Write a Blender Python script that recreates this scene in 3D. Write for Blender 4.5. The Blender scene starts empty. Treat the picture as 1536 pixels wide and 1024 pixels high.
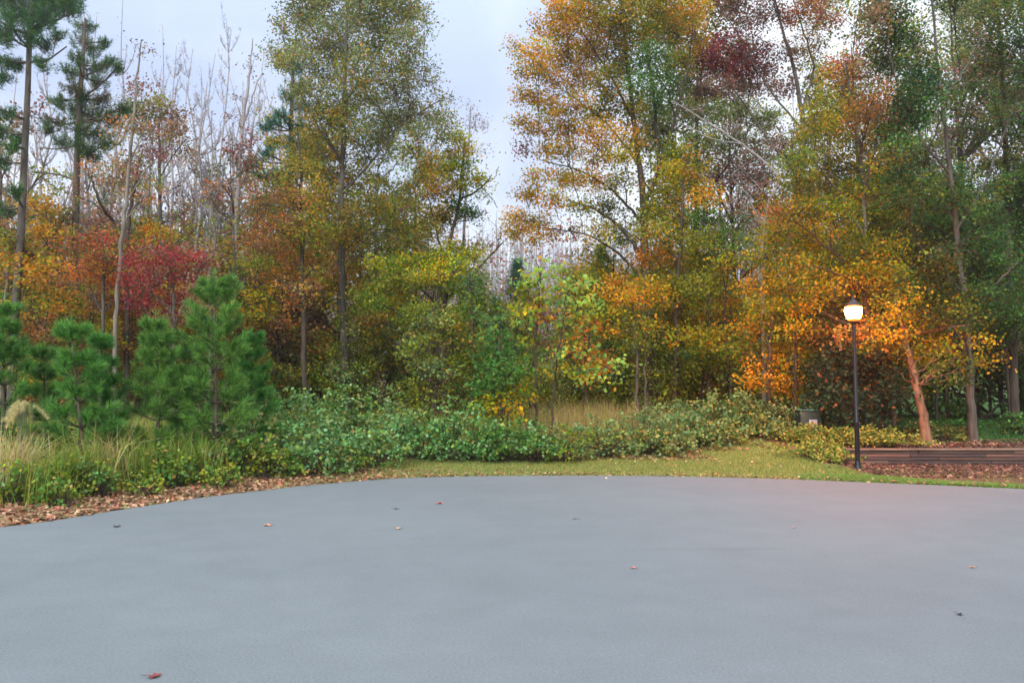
import bpy, math, random
import numpy as np
from mathutils import Vector

S = bpy.context.scene
COL = S.collection
R = math.radians
rng = np.random.default_rng(7)
random.seed(7)

# ------------------------------------------------------------------ camera
CAM_Z, FPX, HOR = 1.6, 1195.0, 592.0
PITCH = math.atan((HOR - 512) / FPX)
cp, sp = math.cos(PITCH), math.sin(PITCH)
cam_d = bpy.data.cameras.new('camera'); cam = bpy.data.objects.new('camera', cam_d)
COL.objects.link(cam); S.camera = cam
cam.location = (0, 0, CAM_Z); cam.rotation_euler = (R(90) + PITCH, 0, 0)
cam_d.sensor_width = 36; cam_d.lens = FPX / 1536 * 36; cam_d.clip_start = .05; cam_d.clip_end = 1500

def at(px, py, Y):
    cx, cy = (px - 768) / FPX, (512 - py) / FPX
    d = np.array([cx, cp - sp * cy, sp + cp * cy])
    d *= Y / d[1]
    return np.array([d[0], d[1], CAM_Z + d[2]])

def on_flat(px, py, z=0.0):
    cx, cy = (px - 768) / FPX, (512 - py) / FPX
    d = np.array([cx, cp - sp * cy, sp + cp * cy]); t = (z - CAM_Z) / d[2]
    return np.array([d[0] * t, d[1] * t])

# ------------------------------------------------------------------ road edge + terrain height
edge_px = [(0, 790), (50, 784), (100, 777), (200, 761), (300, 746), (400, 734), (500, 724), (600, 717), (700, 714), (800, 713), (900, 713),
           (1000, 714), (1100, 716), (1200, 719), (1300, 723), (1400, 727), (1536, 733)]
E = [on_flat(*p) for p in edge_px]
EDGE = [np.array(p, float) for p in [(-17, -18), (-16.5, -6), (-14, 1.5), (-11.2, 5.2), (-8.6, 7.7)]] + E + \
       [np.array(p, float) for p in [(10.6, 12.6), (12.6, 10.8), (14.6, 7.6), (15.8, 3.0), (16.4, -6), (17, -18)]]
def smooth_line(P, n=6):
    P = [P[0]] + list(P) + [P[-1]]; out = []
    for i in range(1, len(P) - 2):
        a, b, c, d = P[i - 1], P[i], P[i + 1], P[i + 2]
        for k in range(n):
            t = k / n
            out.append(.5 * ((2 * b) + (-a + c) * t + (2 * a - 5 * b + 4 * c - d) * t * t + (-a + 3 * b - 3 * c + d) * t ** 3))
    out.append(P[-2]); return np.array(out)
EL = smooth_line(EDGE)
def edge_dist(x, y):
    x = np.asarray(x, float); y = np.asarray(y, float)
    best = np.full(x.shape, 1e9)
    for a, b in zip(EL[:-1], EL[1:]):
        ab = b - a; L2 = ab @ ab
        if L2 < 1e-9: continue
        t = np.clip(((x - a[0]) * ab[0] + (y - a[1]) * ab[1]) / L2, 0, 1)
        best = np.minimum(best, np.hypot(x - a[0] - t * ab[0], y - a[1] - t * ab[1]))
    ins = np.zeros(x.shape, bool)
    n = len(EL)
    for i in range(n):
        a, b = EL[i], EL[(i + 1) % n]
        if a[1] == b[1]: continue
        c = ((a[1] > y) != (b[1] > y)) & (x < (b[0] - a[0]) * (y - a[1]) / (b[1] - a[1]) + a[0])
        ins ^= c
    return np.where(ins, -best, best)
def sst(a, b, v):
    t = np.clip((v - a) / (b - a), 0, 1); return t * t * (3 - 2 * t)
WX0, WY = 7.55, 18.3      # retaining wall start / line
WTOP = at(1400, 671, WY)[2]
def ground(x, y):
    x = np.asarray(x, float); y = np.asarray(y, float)
    d = edge_dist(x, y)
    base = np.where(d < 0, -.06, -.008 + .05 * np.clip(d / .4, 0, 1) + .035 * np.clip(d - .4, 0, 6))
    mound = .32 * np.exp(-(((x - 6.2) / 2.2) ** 2 + ((y - 21.0) / 2.0) ** 2))
    terr = .42 * sst(-.02, .02, y - WY - .12) * sst(WX0 - .3, WX0 + .1, x) + .42 * sst(.6, 3.5, y - WY) * (1 - sst(WX0 - .3, WX0 + .1, x)) * sst(WX0 - 4, WX0 - .3, x)
    front = sst(WX0 - 1, WX0 + .5, x) * (1 - sst(-.05, .02, y - WY - .12))
    base = base * (1 - front * .95 * (d > 0))
    hillz = 0
    und = .05 * np.sin(x * .9 + 1.3) * np.sin(y * .7) * sst(1.5, 5, d)
    rb = np.hypot(x, y)
    hill = 9.5 * sst(45, 135, rb)
    z = base + np.where(d > 0, np.maximum(mound, terr), 0) + und
    zt = WTOP - .05 + .03 * np.clip(y - WY, 0, 12) + .3 * und
    k = sst(-.02, .02, y - WY - .12) * sst(WX0 - .3, WX0 + .1, x)
    return z * (1 - k) + zt * k + hill
def gz(x, y): return float(ground(np.array([x]), np.array([y]))[0])

# ------------------------------------------------------------------ helpers: materials
def lin(c): return tuple((v / 255 / 12.92 if v / 255 <= .04045 else ((v / 255 + .055) / 1.055) ** 2.4) for v in c)
def newmat(name):
    m = bpy.data.materials.new(name); m.use_nodes = True; nt = m.node_tree
    for n in list(nt.nodes): nt.nodes.remove(n)
    return m, nt, nt.nodes, nt.links
def leaf_mat(name, transl=.35, rough=.55, gain=1.0, spec=.25):
    m, nt, N, L = newmat(name)
    a = N.new('ShaderNodeAttribute'); a.attribute_name = 'Col'
    oi = N.new('ShaderNodeObjectInfo')
    hs = N.new('ShaderNodeHueSaturation'); L.new(a.outputs['Color'], hs.inputs['Color'])
    mr = N.new('ShaderNodeMapRange'); mr.inputs['To Min'].default_value = .485; mr.inputs['To Max'].default_value = .515
    L.new(oi.outputs['Random'], mr.inputs['Value']); L.new(mr.outputs[0], hs.inputs['Hue'])
    hs.inputs['Value'].default_value = gain
    p = N.new('ShaderNodeBsdfPrincipled'); p.inputs['Roughness'].default_value = rough; p.inputs['Specular IOR Level'].default_value = spec
    L.new(hs.outputs[0], p.inputs['Base Color'])
    t = N.new('ShaderNodeBsdfTranslucent'); L.new(hs.outputs[0], t.inputs['Color'])
    mx = N.new('ShaderNodeMixShader'); mx.inputs[0].default_value = transl
    L.new(p.outputs[0], mx.inputs[1]); L.new(t.outputs[0], mx.inputs[2])
    o = N.new('ShaderNodeOutputMaterial'); L.new(mx.outputs[0], o.inputs[0])
    return m
def bark_mat(name, c1, c2, scale=9, stretch=.18):
    m, nt, N, L = newmat(name)
    tc = N.new('ShaderNodeTexCoord'); mp = N.new('ShaderNodeMapping'); mp.inputs['Scale'].default_value = (1, 1, stretch)
    L.new(tc.outputs['Object'], mp.inputs[0])
    n1 = N.new('ShaderNodeTexNoise'); n1.inputs['Scale'].default_value = scale; n1.inputs['Detail'].default_value = 6; n1.inputs['Roughness'].default_value = .7
    L.new(mp.outputs[0], n1.inputs[0])
    cr = N.new('ShaderNodeValToRGB'); cr.color_ramp.elements[0].position = .35; cr.color_ramp.elements[1].position = .68
    cr.color_ramp.elements[0].color = (*lin(c1), 1); cr.color_ramp.elements[1].color = (*lin(c2), 1)
    L.new(n1.outputs[0], cr.inputs[0])
    p = N.new('ShaderNodeBsdfPrincipled'); p.inputs['Roughness'].default_value = .9; p.inputs['Specular IOR Level'].default_value = .15
    L.new(cr.outputs[0], p.inputs['Base Color'])
    b = N.new('ShaderNodeBump'); b.inputs['Strength'].default_value = .6; b.inputs['Distance'].default_value = .02
    L.new(n1.outputs[0], b.inputs['Height']); L.new(b.outputs[0], p.inputs['Normal'])
    o = N.new('ShaderNodeOutputMaterial'); L.new(p.outputs[0], o.inputs[0])
    return m
def plain_mat(name, c, rough=.6, metal=0, var=.25, scale=14, spec=.4):
    m, nt, N, L = newmat(name)
    tc = N.new('ShaderNodeTexCoord'); n1 = N.new('ShaderNodeTexNoise'); n1.inputs['Scale'].default_value = scale; n1.inputs['Detail'].default_value = 5
    L.new(tc.outputs['Object'], n1.inputs[0])
    cr = N.new('ShaderNodeValToRGB'); cr.color_ramp.elements[0].position = .3; cr.color_ramp.elements[1].position = .7
    l = lin(c)
    cr.color_ramp.elements[0].color = (*[v * (1 - var) for v in l], 1); cr.color_ramp.elements[1].color = (*[min(1, v * (1 + var)) for v in l], 1)
    L.new(n1.outputs[0], cr.inputs[0])
    p = N.new('ShaderNodeBsdfPrincipled'); p.inputs['Roughness'].default_value = rough; p.inputs['Metallic'].default_value = metal
    p.inputs['Specular IOR Level'].default_value = spec
    L.new(cr.outputs[0], p.inputs['Base Color'])
    o = N.new('ShaderNodeOutputMaterial'); L.new(p.outputs[0], o.inputs[0])
    return m
M = {
 'leaf': leaf_mat('foliage', .48), 'needle': leaf_mat('needles', .2, .5), 'shrub': leaf_mat('shrub_leaves', .3, .6, 1.0, .18),
 'grass': leaf_mat('grass_blades', .3, .6), 'dry': leaf_mat('dry_leaves', .1, .7),
 'bark_grey': bark_mat('bark_grey', (68, 62, 54), (118, 111, 100)),
 'bark_dark': bark_mat('bark_dark', (56, 50, 43), (100, 90, 78)),
 'bark_pale': bark_mat('bark_pale', (104, 97, 86), (150, 142, 128)),
 'bark_pine': bark_mat('bark_pine', (74, 62, 54), (122, 108, 96)),
 'bark_red': bark_mat('bark_red', (112, 86, 66), (166, 132, 104)),
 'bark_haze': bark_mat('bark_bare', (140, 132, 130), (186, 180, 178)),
}

# ------------------------------------------------------------------ helpers: meshes
def mesh_from(name, V, F, mat, cols=None, parent=None, smooth=False, loc=None):
    """V (n,3), F (m,k) with constant k, cols (m,3)"""
    V = np.asarray(V, np.float32); F = np.asarray(F, np.int32)
    me = bpy.data.meshes.new(name)
    me.vertices.add(len(V)); me.vertices.foreach_set('co', V.ravel())
    k = F.shape[1]
    me.loops.add(F.size); me.loops.foreach_set('vertex_index', F.ravel())
    me.polygons.add(len(F)); me.polygons.foreach_set('loop_start', np.arange(0, F.size, k, dtype=np.int32))
    try: me.polygons.foreach_set('loop_total', np.full(len(F), k, np.int32))
    except Exception: pass
    me.update(calc_edges=True)
    if cols is not None:
        a = me.attributes.new('Col', 'FLOAT_COLOR', 'FACE')
        c = np.ones((len(F), 4), np.float32); c[:, :3] = cols
        a.data.foreach_set('color', c.ravel())
    if smooth: me.polygons.foreach_set('use_smooth', np.ones(len(F), bool))
    me.materials.append(mat)
    o = bpy.data.objects.new(name, me); COL.objects.link(o)
    if parent is not None: o.parent = parent
    if loc is not None: o.location = loc
    return o
def tag(o, label=None, cat=None, group=None, kind=None):
    if label: o['label'] = label
    if cat: o['category'] = cat
    if group: o['group'] = group
    if kind: o['kind'] = kind
    return o
def empty(name, loc, label, cat, group=None):
    o = bpy.data.objects.new(name, None); COL.objects.link(o); o.location = Vector(loc); o.empty_display_size = .2
    return tag(o, label, cat, group)
def copy_tree(o, parent=None):
    c = o.copy(); COL.objects.link(c)
    if parent is not None: c.parent = parent
    for ch in [x for x in COL.objects if x.parent == o]: copy_tree(ch, c)
    return c

class Tubes:
    def __init__(s): s.V = []; s.F = []; s.n = 0
    def path(s, P, rad, k=6):
        P = np.asarray(P, float); n = len(P)
        T = np.gradient(P, axis=0); T /= np.linalg.norm(T, axis=1)[:, None] + 1e-9
        ref = np.array([0.31, .95, .05]); ref /= np.linalg.norm(ref)
        if abs(T.mean(0) @ ref) > .9: ref = np.array([.9, 0, .43])
        A = np.cross(T, ref); A /= np.linalg.norm(A, axis=1)[:, None] + 1e-9
        B = np.cross(T, A)
        ang = np.arange(k) / k * 2 * np.pi
        V = P[:, None, :] + np.asarray(rad)[:, None, None] * (np.cos(ang)[None, :, None] * A[:, None, :] + np.sin(ang)[None, :, None] * B[:, None, :])
        V = V.reshape(-1, 3)
        i = np.arange(n - 1)[:, None] * k; j = np.arange(k)[None, :]; j2 = (j + 1) % k
        F = np.stack([i + j, i + j2, i + k + j2, i + k + j], -1).reshape(-1, 4) + s.n
        s.V.append(V); s.F.append(F); s.n += len(V)
    def sticks(s, P0, P1, r0, r1):
        P0 = np.asarray(P0, float); P1 = np.asarray(P1, float); n = len(P0)
        if n == 0: return
        r0 = np.broadcast_to(r0, (n,)); r1 = np.broadcast_to(r1, (n,))
        T = P1 - P0; T /= np.linalg.norm(T, axis=1)[:, None] + 1e-9
        A = np.cross(T, np.array([.37, .92, .11])); A /= np.linalg.norm(A, axis=1)[:, None] + 1e-9
        B = np.cross(T, A); V = []
        for c, r in ((P0, r0), (P1, r1)):
            for a in (0, 2.094, 4.189):
                V.append(c + r[:, None] * (math.cos(a) * A + math.sin(a) * B))
        V = np.stack(V, 1).reshape(-1, 3)
        b = np.arange(n)[:, None] * 6 + s.n
        F = np.concatenate([b + np.array([[0, 1, 4, 3]]), b + np.array([[1, 2, 5, 4]]), b + np.array([[2, 0, 3, 5]])], 0)
        s.V.append(V); s.F.append(F); s.n += len(V)
    def build(s, name, mat, parent=None, origin=(0, 0, 0), loc=None):
        return mesh_from(name, np.concatenate(s.V) - np.asarray(origin), np.concatenate(s.F), mat, None, parent, True, loc)

def unit(n, zb=0.0, rs=rng):
    v = rs.normal(size=(n, 3)); v[:, 2] = v[:, 2] + zb * np.abs(rs.normal(size=n)) * 1.2
    return v / (np.linalg.norm(v, axis=1)[:, None] + 1e-9)
def kites(C, L, W, zb=.8, rs=rng, droop=0.0):
    """leaf-shaped kite faces: C centres"""
    n = len(C); nrm = unit(n, zb, rs)
    u = np.cross(nrm, unit(n, 0, rs)); u /= np.linalg.norm(u, axis=1)[:, None] + 1e-9
    if droop: u[:, 2] -= droop; u /= np.linalg.norm(u, axis=1)[:, None]
    v = np.cross(nrm, u); v /= np.linalg.norm(v, axis=1)[:, None] + 1e-9
    sc = rs.uniform(.7, 1.3, n)[:, None]
    l = u * L * sc * .5; w = v * W * sc * .5
    V = np.stack([C - l, C + w - l * .15, C + l, C - w - l * .15], 1).reshape(-1, 3)
    F = np.arange(4 * n).reshape(-1, 4)
    return V, F

# palettes in display colours: (r,g,b,weight)
PAL = {
 'oak': [(130, 144, 92, 4), (108, 128, 72, 3), (154, 150, 100, 2), (158, 132, 84, 1), (90, 112, 62, 2)],
 'oaklow': [(138, 138, 60, 3), (162, 132, 56, 2.2), (110, 128, 54, 3), (180, 138, 58, 1.3), (92, 110, 46, 2)],
 'russet':  [(176, 118, 66, 3), (158, 100, 60, 2), (190, 138, 72, 2), (134, 122, 62, 2), (128, 86, 54, 1)],
 'brown':   [(140, 108, 80, 3), (120, 96, 72, 2), (160, 122, 88, 2), (110, 104, 70, 1)],
 'orange': [(206, 150, 52, 4), (200, 134, 48, 2.4), (184, 148, 54, 3), (150, 140, 50, 2.6), (212, 164, 80, 1)],
 'orgreen': [(188, 144, 54, 3), (148, 140, 50, 3), (112, 126, 48, 3), (168, 142, 54, 2)],
 'yelgreen': [(164, 162, 50, 3), (134, 150, 50, 3), (184, 164, 54, 2), (102, 130, 46, 2.4)],
 'olive': [(120, 136, 50, 3), (98, 120, 46, 3), (150, 146, 54, 2), (82, 104, 42, 1)],
 'yellow': [(176, 166, 58, 3), (152, 154, 52, 3), (190, 160, 60, 2), (120, 142, 52, 2)],
 'lime': [(144, 180, 88, 3), (122, 166, 90, 3), (172, 180, 76, 2), (190, 154, 66, .7)],
 'green':   [(80, 122, 56, 3), (98, 136, 66, 2), (64, 100, 48, 3), (118, 140, 66, 1)],
 'dkgreen': [(56, 92, 46, 3), (44, 76, 40, 3), (74, 108, 54, 2), (96, 112, 54, 1)],
 'dkolive': [(76, 88, 42, 3), (60, 74, 38, 3), (104, 98, 50, 1.5), (124, 92, 50, 1)],
 'bluegreen':[(88, 122, 94, 3), (74, 108, 84, 3), (104, 136, 104, 2)],
 'crimson': [(150, 56, 72, 4), (132, 50, 62, 3), (166, 80, 88, 2), (112, 54, 58, 1.2)],
 'redor': [(168, 86, 60, 4), (150, 74, 56, 3), (176, 108, 66, 2.5), (136, 72, 58, 1.5)],
 'dusk':    [(150, 96, 92, 3), (130, 84, 80, 2), (140, 110, 92, 2), (118, 112, 86, 2)],
 'fire': [(196, 124, 56, 4), (180, 106, 52, 3), (200, 142, 62, 3), (144, 108, 56, 1.5)],
 'pine': [(58, 98, 46, 3), (46, 82, 42, 3), (80, 116, 54, 2), (104, 108, 56, .9)],
 'pineyoung': [(84, 134, 60, 4), (66, 112, 54, 3), (112, 154, 70, 3), (56, 92, 44, 2)],
 'pineblue':[(58, 112, 84, 3), (46, 96, 72, 3), (74, 124, 84, 1)],
 'bramble': [(112, 150, 90, 3), (92, 132, 74, 3), (136, 168, 120, 2), (76, 112, 56, 3), (138, 148, 68, 1.8), (150, 128, 80, .5)],
 'bramdull':[(116, 140, 88, 3), (98, 130, 86, 3), (134, 152, 96, 2), (140, 128, 72, 1.4), (84, 110, 66, 2)],
 'magnolia':[(46, 66, 44, 4), (58, 78, 50, 3), (110, 70, 46, 1), (38, 56, 40, 2)],
 'juniper': [(152, 154, 76, 3), (122, 138, 64, 3), (170, 150, 80, 2), (84, 110, 54, 3)],
 'weed': [(140, 144, 76, 3), (120, 136, 68, 3), (158, 142, 84, 2), (98, 126, 62, 2)],
 'litter': [(158, 124, 94, 3), (138, 106, 82, 3), (178, 148, 112, 2), (112, 90, 72, 2), (166, 108, 82, 1.2), (190, 166, 132, 1), (120, 124, 76, 1.2)],
 'mulch': [(112, 86, 70, 3), (92, 70, 58, 3), (140, 112, 92, 1.5), (74, 60, 50, 2)],
 'tanleaf': [(200, 160, 120, 3), (180, 140, 110, 2)],
 'turf': [(138, 140, 80, 3), (118, 130, 70, 3), (160, 150, 94, 2), (98, 116, 60, 2)],
 'turfg':   [(112, 146, 70, 3), (98, 132, 62, 3), (134, 156, 80, 2), (150, 154, 88, 1.5)],
 'tallgrass':[(130, 146, 66, 3), (108, 134, 56, 3), (158, 152, 82, 2), (88, 120, 52, 3), (164, 132, 80, .7)],
 'sedge': [(172, 152, 104, 3), (150, 142, 92, 3), (140, 140, 78, 2), (188, 168, 128, 1)],
 'plume':   [(196, 186, 140, 3), (178, 170, 120, 2), (160, 160, 100, 1)],
}
ALB = 1.34
DENS = 1.8   # display colour to albedo gain
def colors(pal, n, rs=rng, jit=.12):
    P = PAL[pal]; w = np.array([p[3] for p in P], float); w /= w.sum()
    base = np.array([lin(p[:3]) for p in P]) * ALB
    lum = (base @ np.array([.3, .6, .1]))[:, None]; base = np.clip(lum + (base - lum) * 1.07, .003, .85)
    c = base[rs.choice(len(P), n, p=w)]
    return np.clip(c * (1 + rs.normal(size=(n, 1)) * jit) * (1 + rs.normal(size=(n, 3)) * jit * .4), .004, .85)

VAR = {'orange': ['orange', 'orange', 'orange', 'orgreen', 'yelgreen'], 'oak': ['oak', 'oak', 'oak', 'oaklow'], 'yelgreen': ['yelgreen', 'yelgreen', 'olive', 'orange'],
       'crimson': ['crimson', 'crimson', 'crimson', 'dusk'], 'redor': ['redor', 'redor', 'russet', 'oaklow'], 'russet': ['russet', 'russet', 'oaklow', 'brown'], 'dkgreen': ['dkgreen', 'dkgreen', 'dkolive', 'green'],
       'dkolive': ['dkolive', 'dkolive', 'dkgreen', 'olive'], 'fire': ['fire', 'fire', 'orgreen', 'orange'], 'oaklow': ['oaklow', 'oaklow', 'olive', 'orgreen'], 'orgreen': ['orgreen', 'orgreen', 'yelgreen', 'olive']}
# ------------------------------------------------------------------ broadleaf tree
def resample(P, n):
    P = np.asarray(P, float); d = np.r_[0, np.cumsum(np.linalg.norm(np.diff(P, axis=0), axis=1))]
    t = np.linspace(0, d[-1], n)
    return np.stack([np.interp(t, d, P[:, i]) for i in range(P.shape[1])], 1)
def bez(a, b, c, n):
    t = np.linspace(0, 1, n)[:, None]
    return (1 - t) ** 2 * a + 2 * t * (1 - t) * b + t * t * c

def broadleaf(name, label, cat, Y, stems, blobs, bark='bark_grey', leaf=.11, dens=300, seed=1, depth=1.6, group=None,
              twig=1.0, flat=.65, mat='leaf', tuft=38, bare=0.0):
    """stems: list of [(px,py,w_px),...]; first point is the foot. blobs: (px,py,r_px,palette[,ry_px[,density factor]])"""
    rs = np.random.default_rng(seed)
    if leaf <= .12 and Y < 30: leaf *= .82
    T = Tubes(); samples = []; srad = []
    f = stems[0][0]; p0 = at(f[0], f[1], Y); base = np.array([p0[0], Y, gz(p0[0], Y)])
    for si, st in enumerate(stems):
        P = []
        for i, s_ in enumerate(st):
            q = at(s_[0], s_[1], Y + (rs.uniform(-.25, .25) if i else 0) + (0 if si == 0 else rs.uniform(-.3, .3)))
            P.append([*q, s_[2] * Y / FPX * .42])
        P = np.array(P)
        if si == 0 or st[0][1] > 575:
            g0 = gz(P[0][0], P[0][1]); P[0][2] = g0 - .08
            P = np.vstack([P[:1], P]); P[1][2] = g0 + .22; P[0][3] *= 1.5; P[1][3] *= 1.08
        elif samples:
            A = np.concatenate(samples); j = np.argmin(np.linalg.norm(A - P[0][:3], axis=1)); P = np.vstack([[*A[j], P[0][3]], P[1:]])
        n = max(8, int(len(P) * 5)); Q = resample(P, n)
        ker = np.array([1, 2, 3, 2, 1]) / 9.
        Qs = Q.copy()
        for c in range(4):
            Qs[2:-2, c] = np.convolve(Q[:, c], ker, 'valid')
        Qs[2:-2, :2] += rs.normal(size=(n - 4, 2)) * .018
        T.path(Qs[:, :3], np.maximum(Qs[:, 3], .012), 8 if si == 0 else 6)
        samples.append(Qs[:, :3]); srad.append(Qs[:, 3])
    A = np.concatenate(samples); AR = np.concatenate(srad)
    VV, FF, CC, nv = [], [], [], 0
    for b in blobs:
        px, py, r, pal = b[:4]; ry = b[4] if len(b) > 4 and b[4] else r * .9; df = b[5] if len(b) > 5 else 1.0
        yb = Y + rs.uniform(-1, 1) * depth
        c = at(px, py, yb); Rx = r * yb / FPX; Rz = (1.28 if 'maple' not in name or Y > 25 else 1.05) * ry * yb / FPX
        hd = np.hypot(A[:, 0] - c[0], A[:, 1] - c[1])
        cost = hd + 3 * np.maximum(0, A[:, 2] - (c[2] - .15)) + .6 * np.abs(A[:, 2] - (c[2] - .75 * hd)) + 4 * (A[:, 2] < base[2] + .38 * (A[:, 2].max() - base[2]))
        j = int(np.argmin(cost)); a = A[j]
        mid = a + (c - a) * .5 + np.array([0, 0, .12 * np.linalg.norm(c - a)]) + rs.normal(size=3) * .1 * Rx
        br = bez(a, mid, c, 9); br[2:-1] += rs.normal(size=(6, 3)) * .04
        r0 = min(AR[j] * .55, .012 + .012 * np.linalg.norm(c - a)) * twig
        T.path(br, np.linspace(r0, .012 * twig, 9), 5)
        nl = int(DENS * dens * df * math.pi * Rx * Rz * (.11 / leaf) ** 2); nt_ = max(4, nl // tuft)
        u = rs.normal(size=(nt_, 3)); u /= np.linalg.norm(u, axis=1)[:, None]
        rad = rs.uniform(.15, 1, nt_) ** (1 / 2.2) * rs.uniform(.85, 1.15, nt_)
        tc = c + u * rad[:, None] * np.array([Rx, max(Rx * .9, .5), Rz])
        # secondary limbs then twigs
        ns = max(3, nt_ // 5); sc_ = tc[rs.choice(nt_, ns, replace=nt_ < ns)]
        s0 = br[rs.integers(3, 9, ns)]
        T.sticks(s0, s0 + (sc_ - s0) * .95, .012 * twig, .005 * twig)
        dd = np.linalg.norm(tc[:, None] - sc_[None], axis=2).argmin(1)
        q0 = s0[dd] + (sc_[dd] - s0[dd]) * rs.uniform(.45, .95, nt_)[:, None]
        T.sticks(q0, tc + (tc - q0) * .15, .006 * twig, .0025 * twig)
        if bare > 0:
            m_ = int(nt_ * bare * 5); k = rs.integers(0, nt_, m_); e0 = q0[k] + (tc[k] - q0[k]) * rs.uniform(.3, 1, m_)[:, None]
            dv = unit(m_, .8, rs) * rs.uniform(.15, .5, m_)[:, None] * Rx * .8
            T.sticks(e0, e0 + dv, .0045 * twig, .002 * twig)
        if nl > 0:
            k = rs.integers(0, nt_, nl)
            sg = .12 + .10 * leaf / .11
            L_ = tc[k] + rs.normal(size=(nl, 3)) * np.array([sg, sg, sg * flat])
            V, F = kites(L_, leaf, leaf * .72, 1.0, rs)
            tj = rs.normal(size=(nt_, 1)) * .2 + rs.normal() * .12
            pals = pal if isinstance(pal, (list, tuple)) else VAR.get(pal, [pal])
            ch = rs.integers(0, len(pals), nt_)[k]
            Cc = np.zeros((nl, 3))
            for pi_, pn in enumerate(pals):
                mm = ch == pi_; Cc[mm] = colors(pn, int(mm.sum()), rs)
            Cc *= np.clip(1 + tj[k], .55, 1.5)
            VV.append(V); FF.append(F + nv); CC.append(Cc); nv += len(V)
    o = empty(name, base, label, cat, group)
    T.build('trunk', M[bark], o, base)
    if VV: mesh_from('crown', np.concatenate(VV) - base, np.concatenate(FF), M[mat], np.concatenate(CC), o)
    return o

# ------------------------------------------------------------------ needle clusters
def needles(C, D, n, L, W, rs, spread=.8, pal='pine', jit=.12):
    """C (m,3) tuft origins, D (m,3) directions; n needles each (thin triangles -> kites)"""
    m = len(C); k = np.repeat(np.arange(m), n); d = D[k] + rs.normal(size=(m * n, 3)) * spread
    d /= np.linalg.norm(d, axis=1)[:, None] + 1e-9
    ln = L * rs.uniform(.7, 1.15, m * n)[:, None]
    s = np.cross(d, unit(m * n, 0, rs)); s /= np.linalg.norm(s, axis=1)[:, None] + 1e-9
    c = C[k]
    V = np.stack([c - s * W * .4, c + s * W * .4, c + d * ln + s * W * .15, c + d * ln - s * W * .15], 1).reshape(-1, 3)
    F = np.arange(4 * m * n).reshape(-1, 4)
    col = colors(pal, m * n, rs, jit) * np.clip(1 + rs.normal(size=(m, 1)) * .15, .6, 1.4)[k]
    return V, F, col

def big_pine(name, label, Y, stem, blobs, seed, bark='bark_pine', pal='pine', depth=1.2, nl=.15, limbs=(), nn=24):
    rs = np.random.default_rng(seed); T = Tubes()
    f = stem[0]; p0 = at(f[0], f[1], Y); base = np.array([p0[0], Y, gz(p0[0], Y)])
    P = np.array([[*at(a, b, Y + (rs.uniform(-.15, .15) if i else 0)), w * Y / FPX * .5] for i, (a, b, w) in enumerate(stem)])
    g0 = base[2]; P[0][2] = g0 - .08; P = np.vstack([P[:1], P]); P[1][2] = g0 + .2; P[0][3] *= 1.4
    Q = resample(P, 36); T.path(Q[:, :3], Q[:, 3], 8)
    for lb in limbs:
        LP = np.array([[*at(a, b, Y + dy), w * Y / FPX * .5] for (a, b, w, dy) in lb])
        j = np.argmin(np.linalg.norm(Q[:, :3] - LP[0][:3], axis=1)); LP[0][:3] = Q[j][:3]
        LQ = resample(LP, 14); T.path(LQ[:, :3], LQ[:, 3], 5)
        Q = np.vstack([Q, LQ])
    VV, FF, CC, nv = [], [], [], 0
    for b in blobs:
        px, py, r = b[:3]; pl = b[3] if len(b) > 3 else pal
        yb = Y + rs.uniform(-1, 1) * depth; c = at(px, py, yb); Rx = 1.22 * r * yb / FPX
        hd = np.hypot(Q[:, 0] - c[0], Q[:, 1] - c[1])
        j = int(np.argmin(hd + .8 * np.abs(Q[:, 2] - (c[2] - .25 * hd)))); a = Q[j][:3]
        br = bez(a, a + (c - a) * .5 - np.array([0, 0, .08 * hd[j]]), c, 7)
        T.path(br, np.linspace(min(Q[j][3] * .5, .05), .012, 7), 5)
        nt_ = int(16 + 75 * Rx * Rx)
        u = rs.normal(size=(nt_, 3)); u /= np.linalg.norm(u, axis=1)[:, None]
        tc = c + u * (rs.uniform(.1, 1, nt_) ** .5)[:, None] * np.array([Rx, Rx, Rx * .62])
        q0 = br[rs.integers(3, 7, nt_)]; T.sticks(q0, tc, .012, .006)
        D = (tc - q0) * .6 + np.array([0, 0, .35]); D /= np.linalg.norm(D, axis=1)[:, None] + 1e-9
        # three whorls along each shoot tip
        for s_ in (0, .12, .24):
            V, F, c3 = needles(tc - D * s_, D, nn // 2, nl, .015, rs, .85, pl)
            VV.append(V); FF.append(F + nv); CC.append(c3); nv += len(V)
    o = empty(name, base, label, 'tree')
    T.build('trunk', M[bark], o, base)
    mesh_from('crown', np.concatenate(VV) - base, np.concatenate(FF), M['needle'], np.concatenate(CC), o)
    return o

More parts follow.
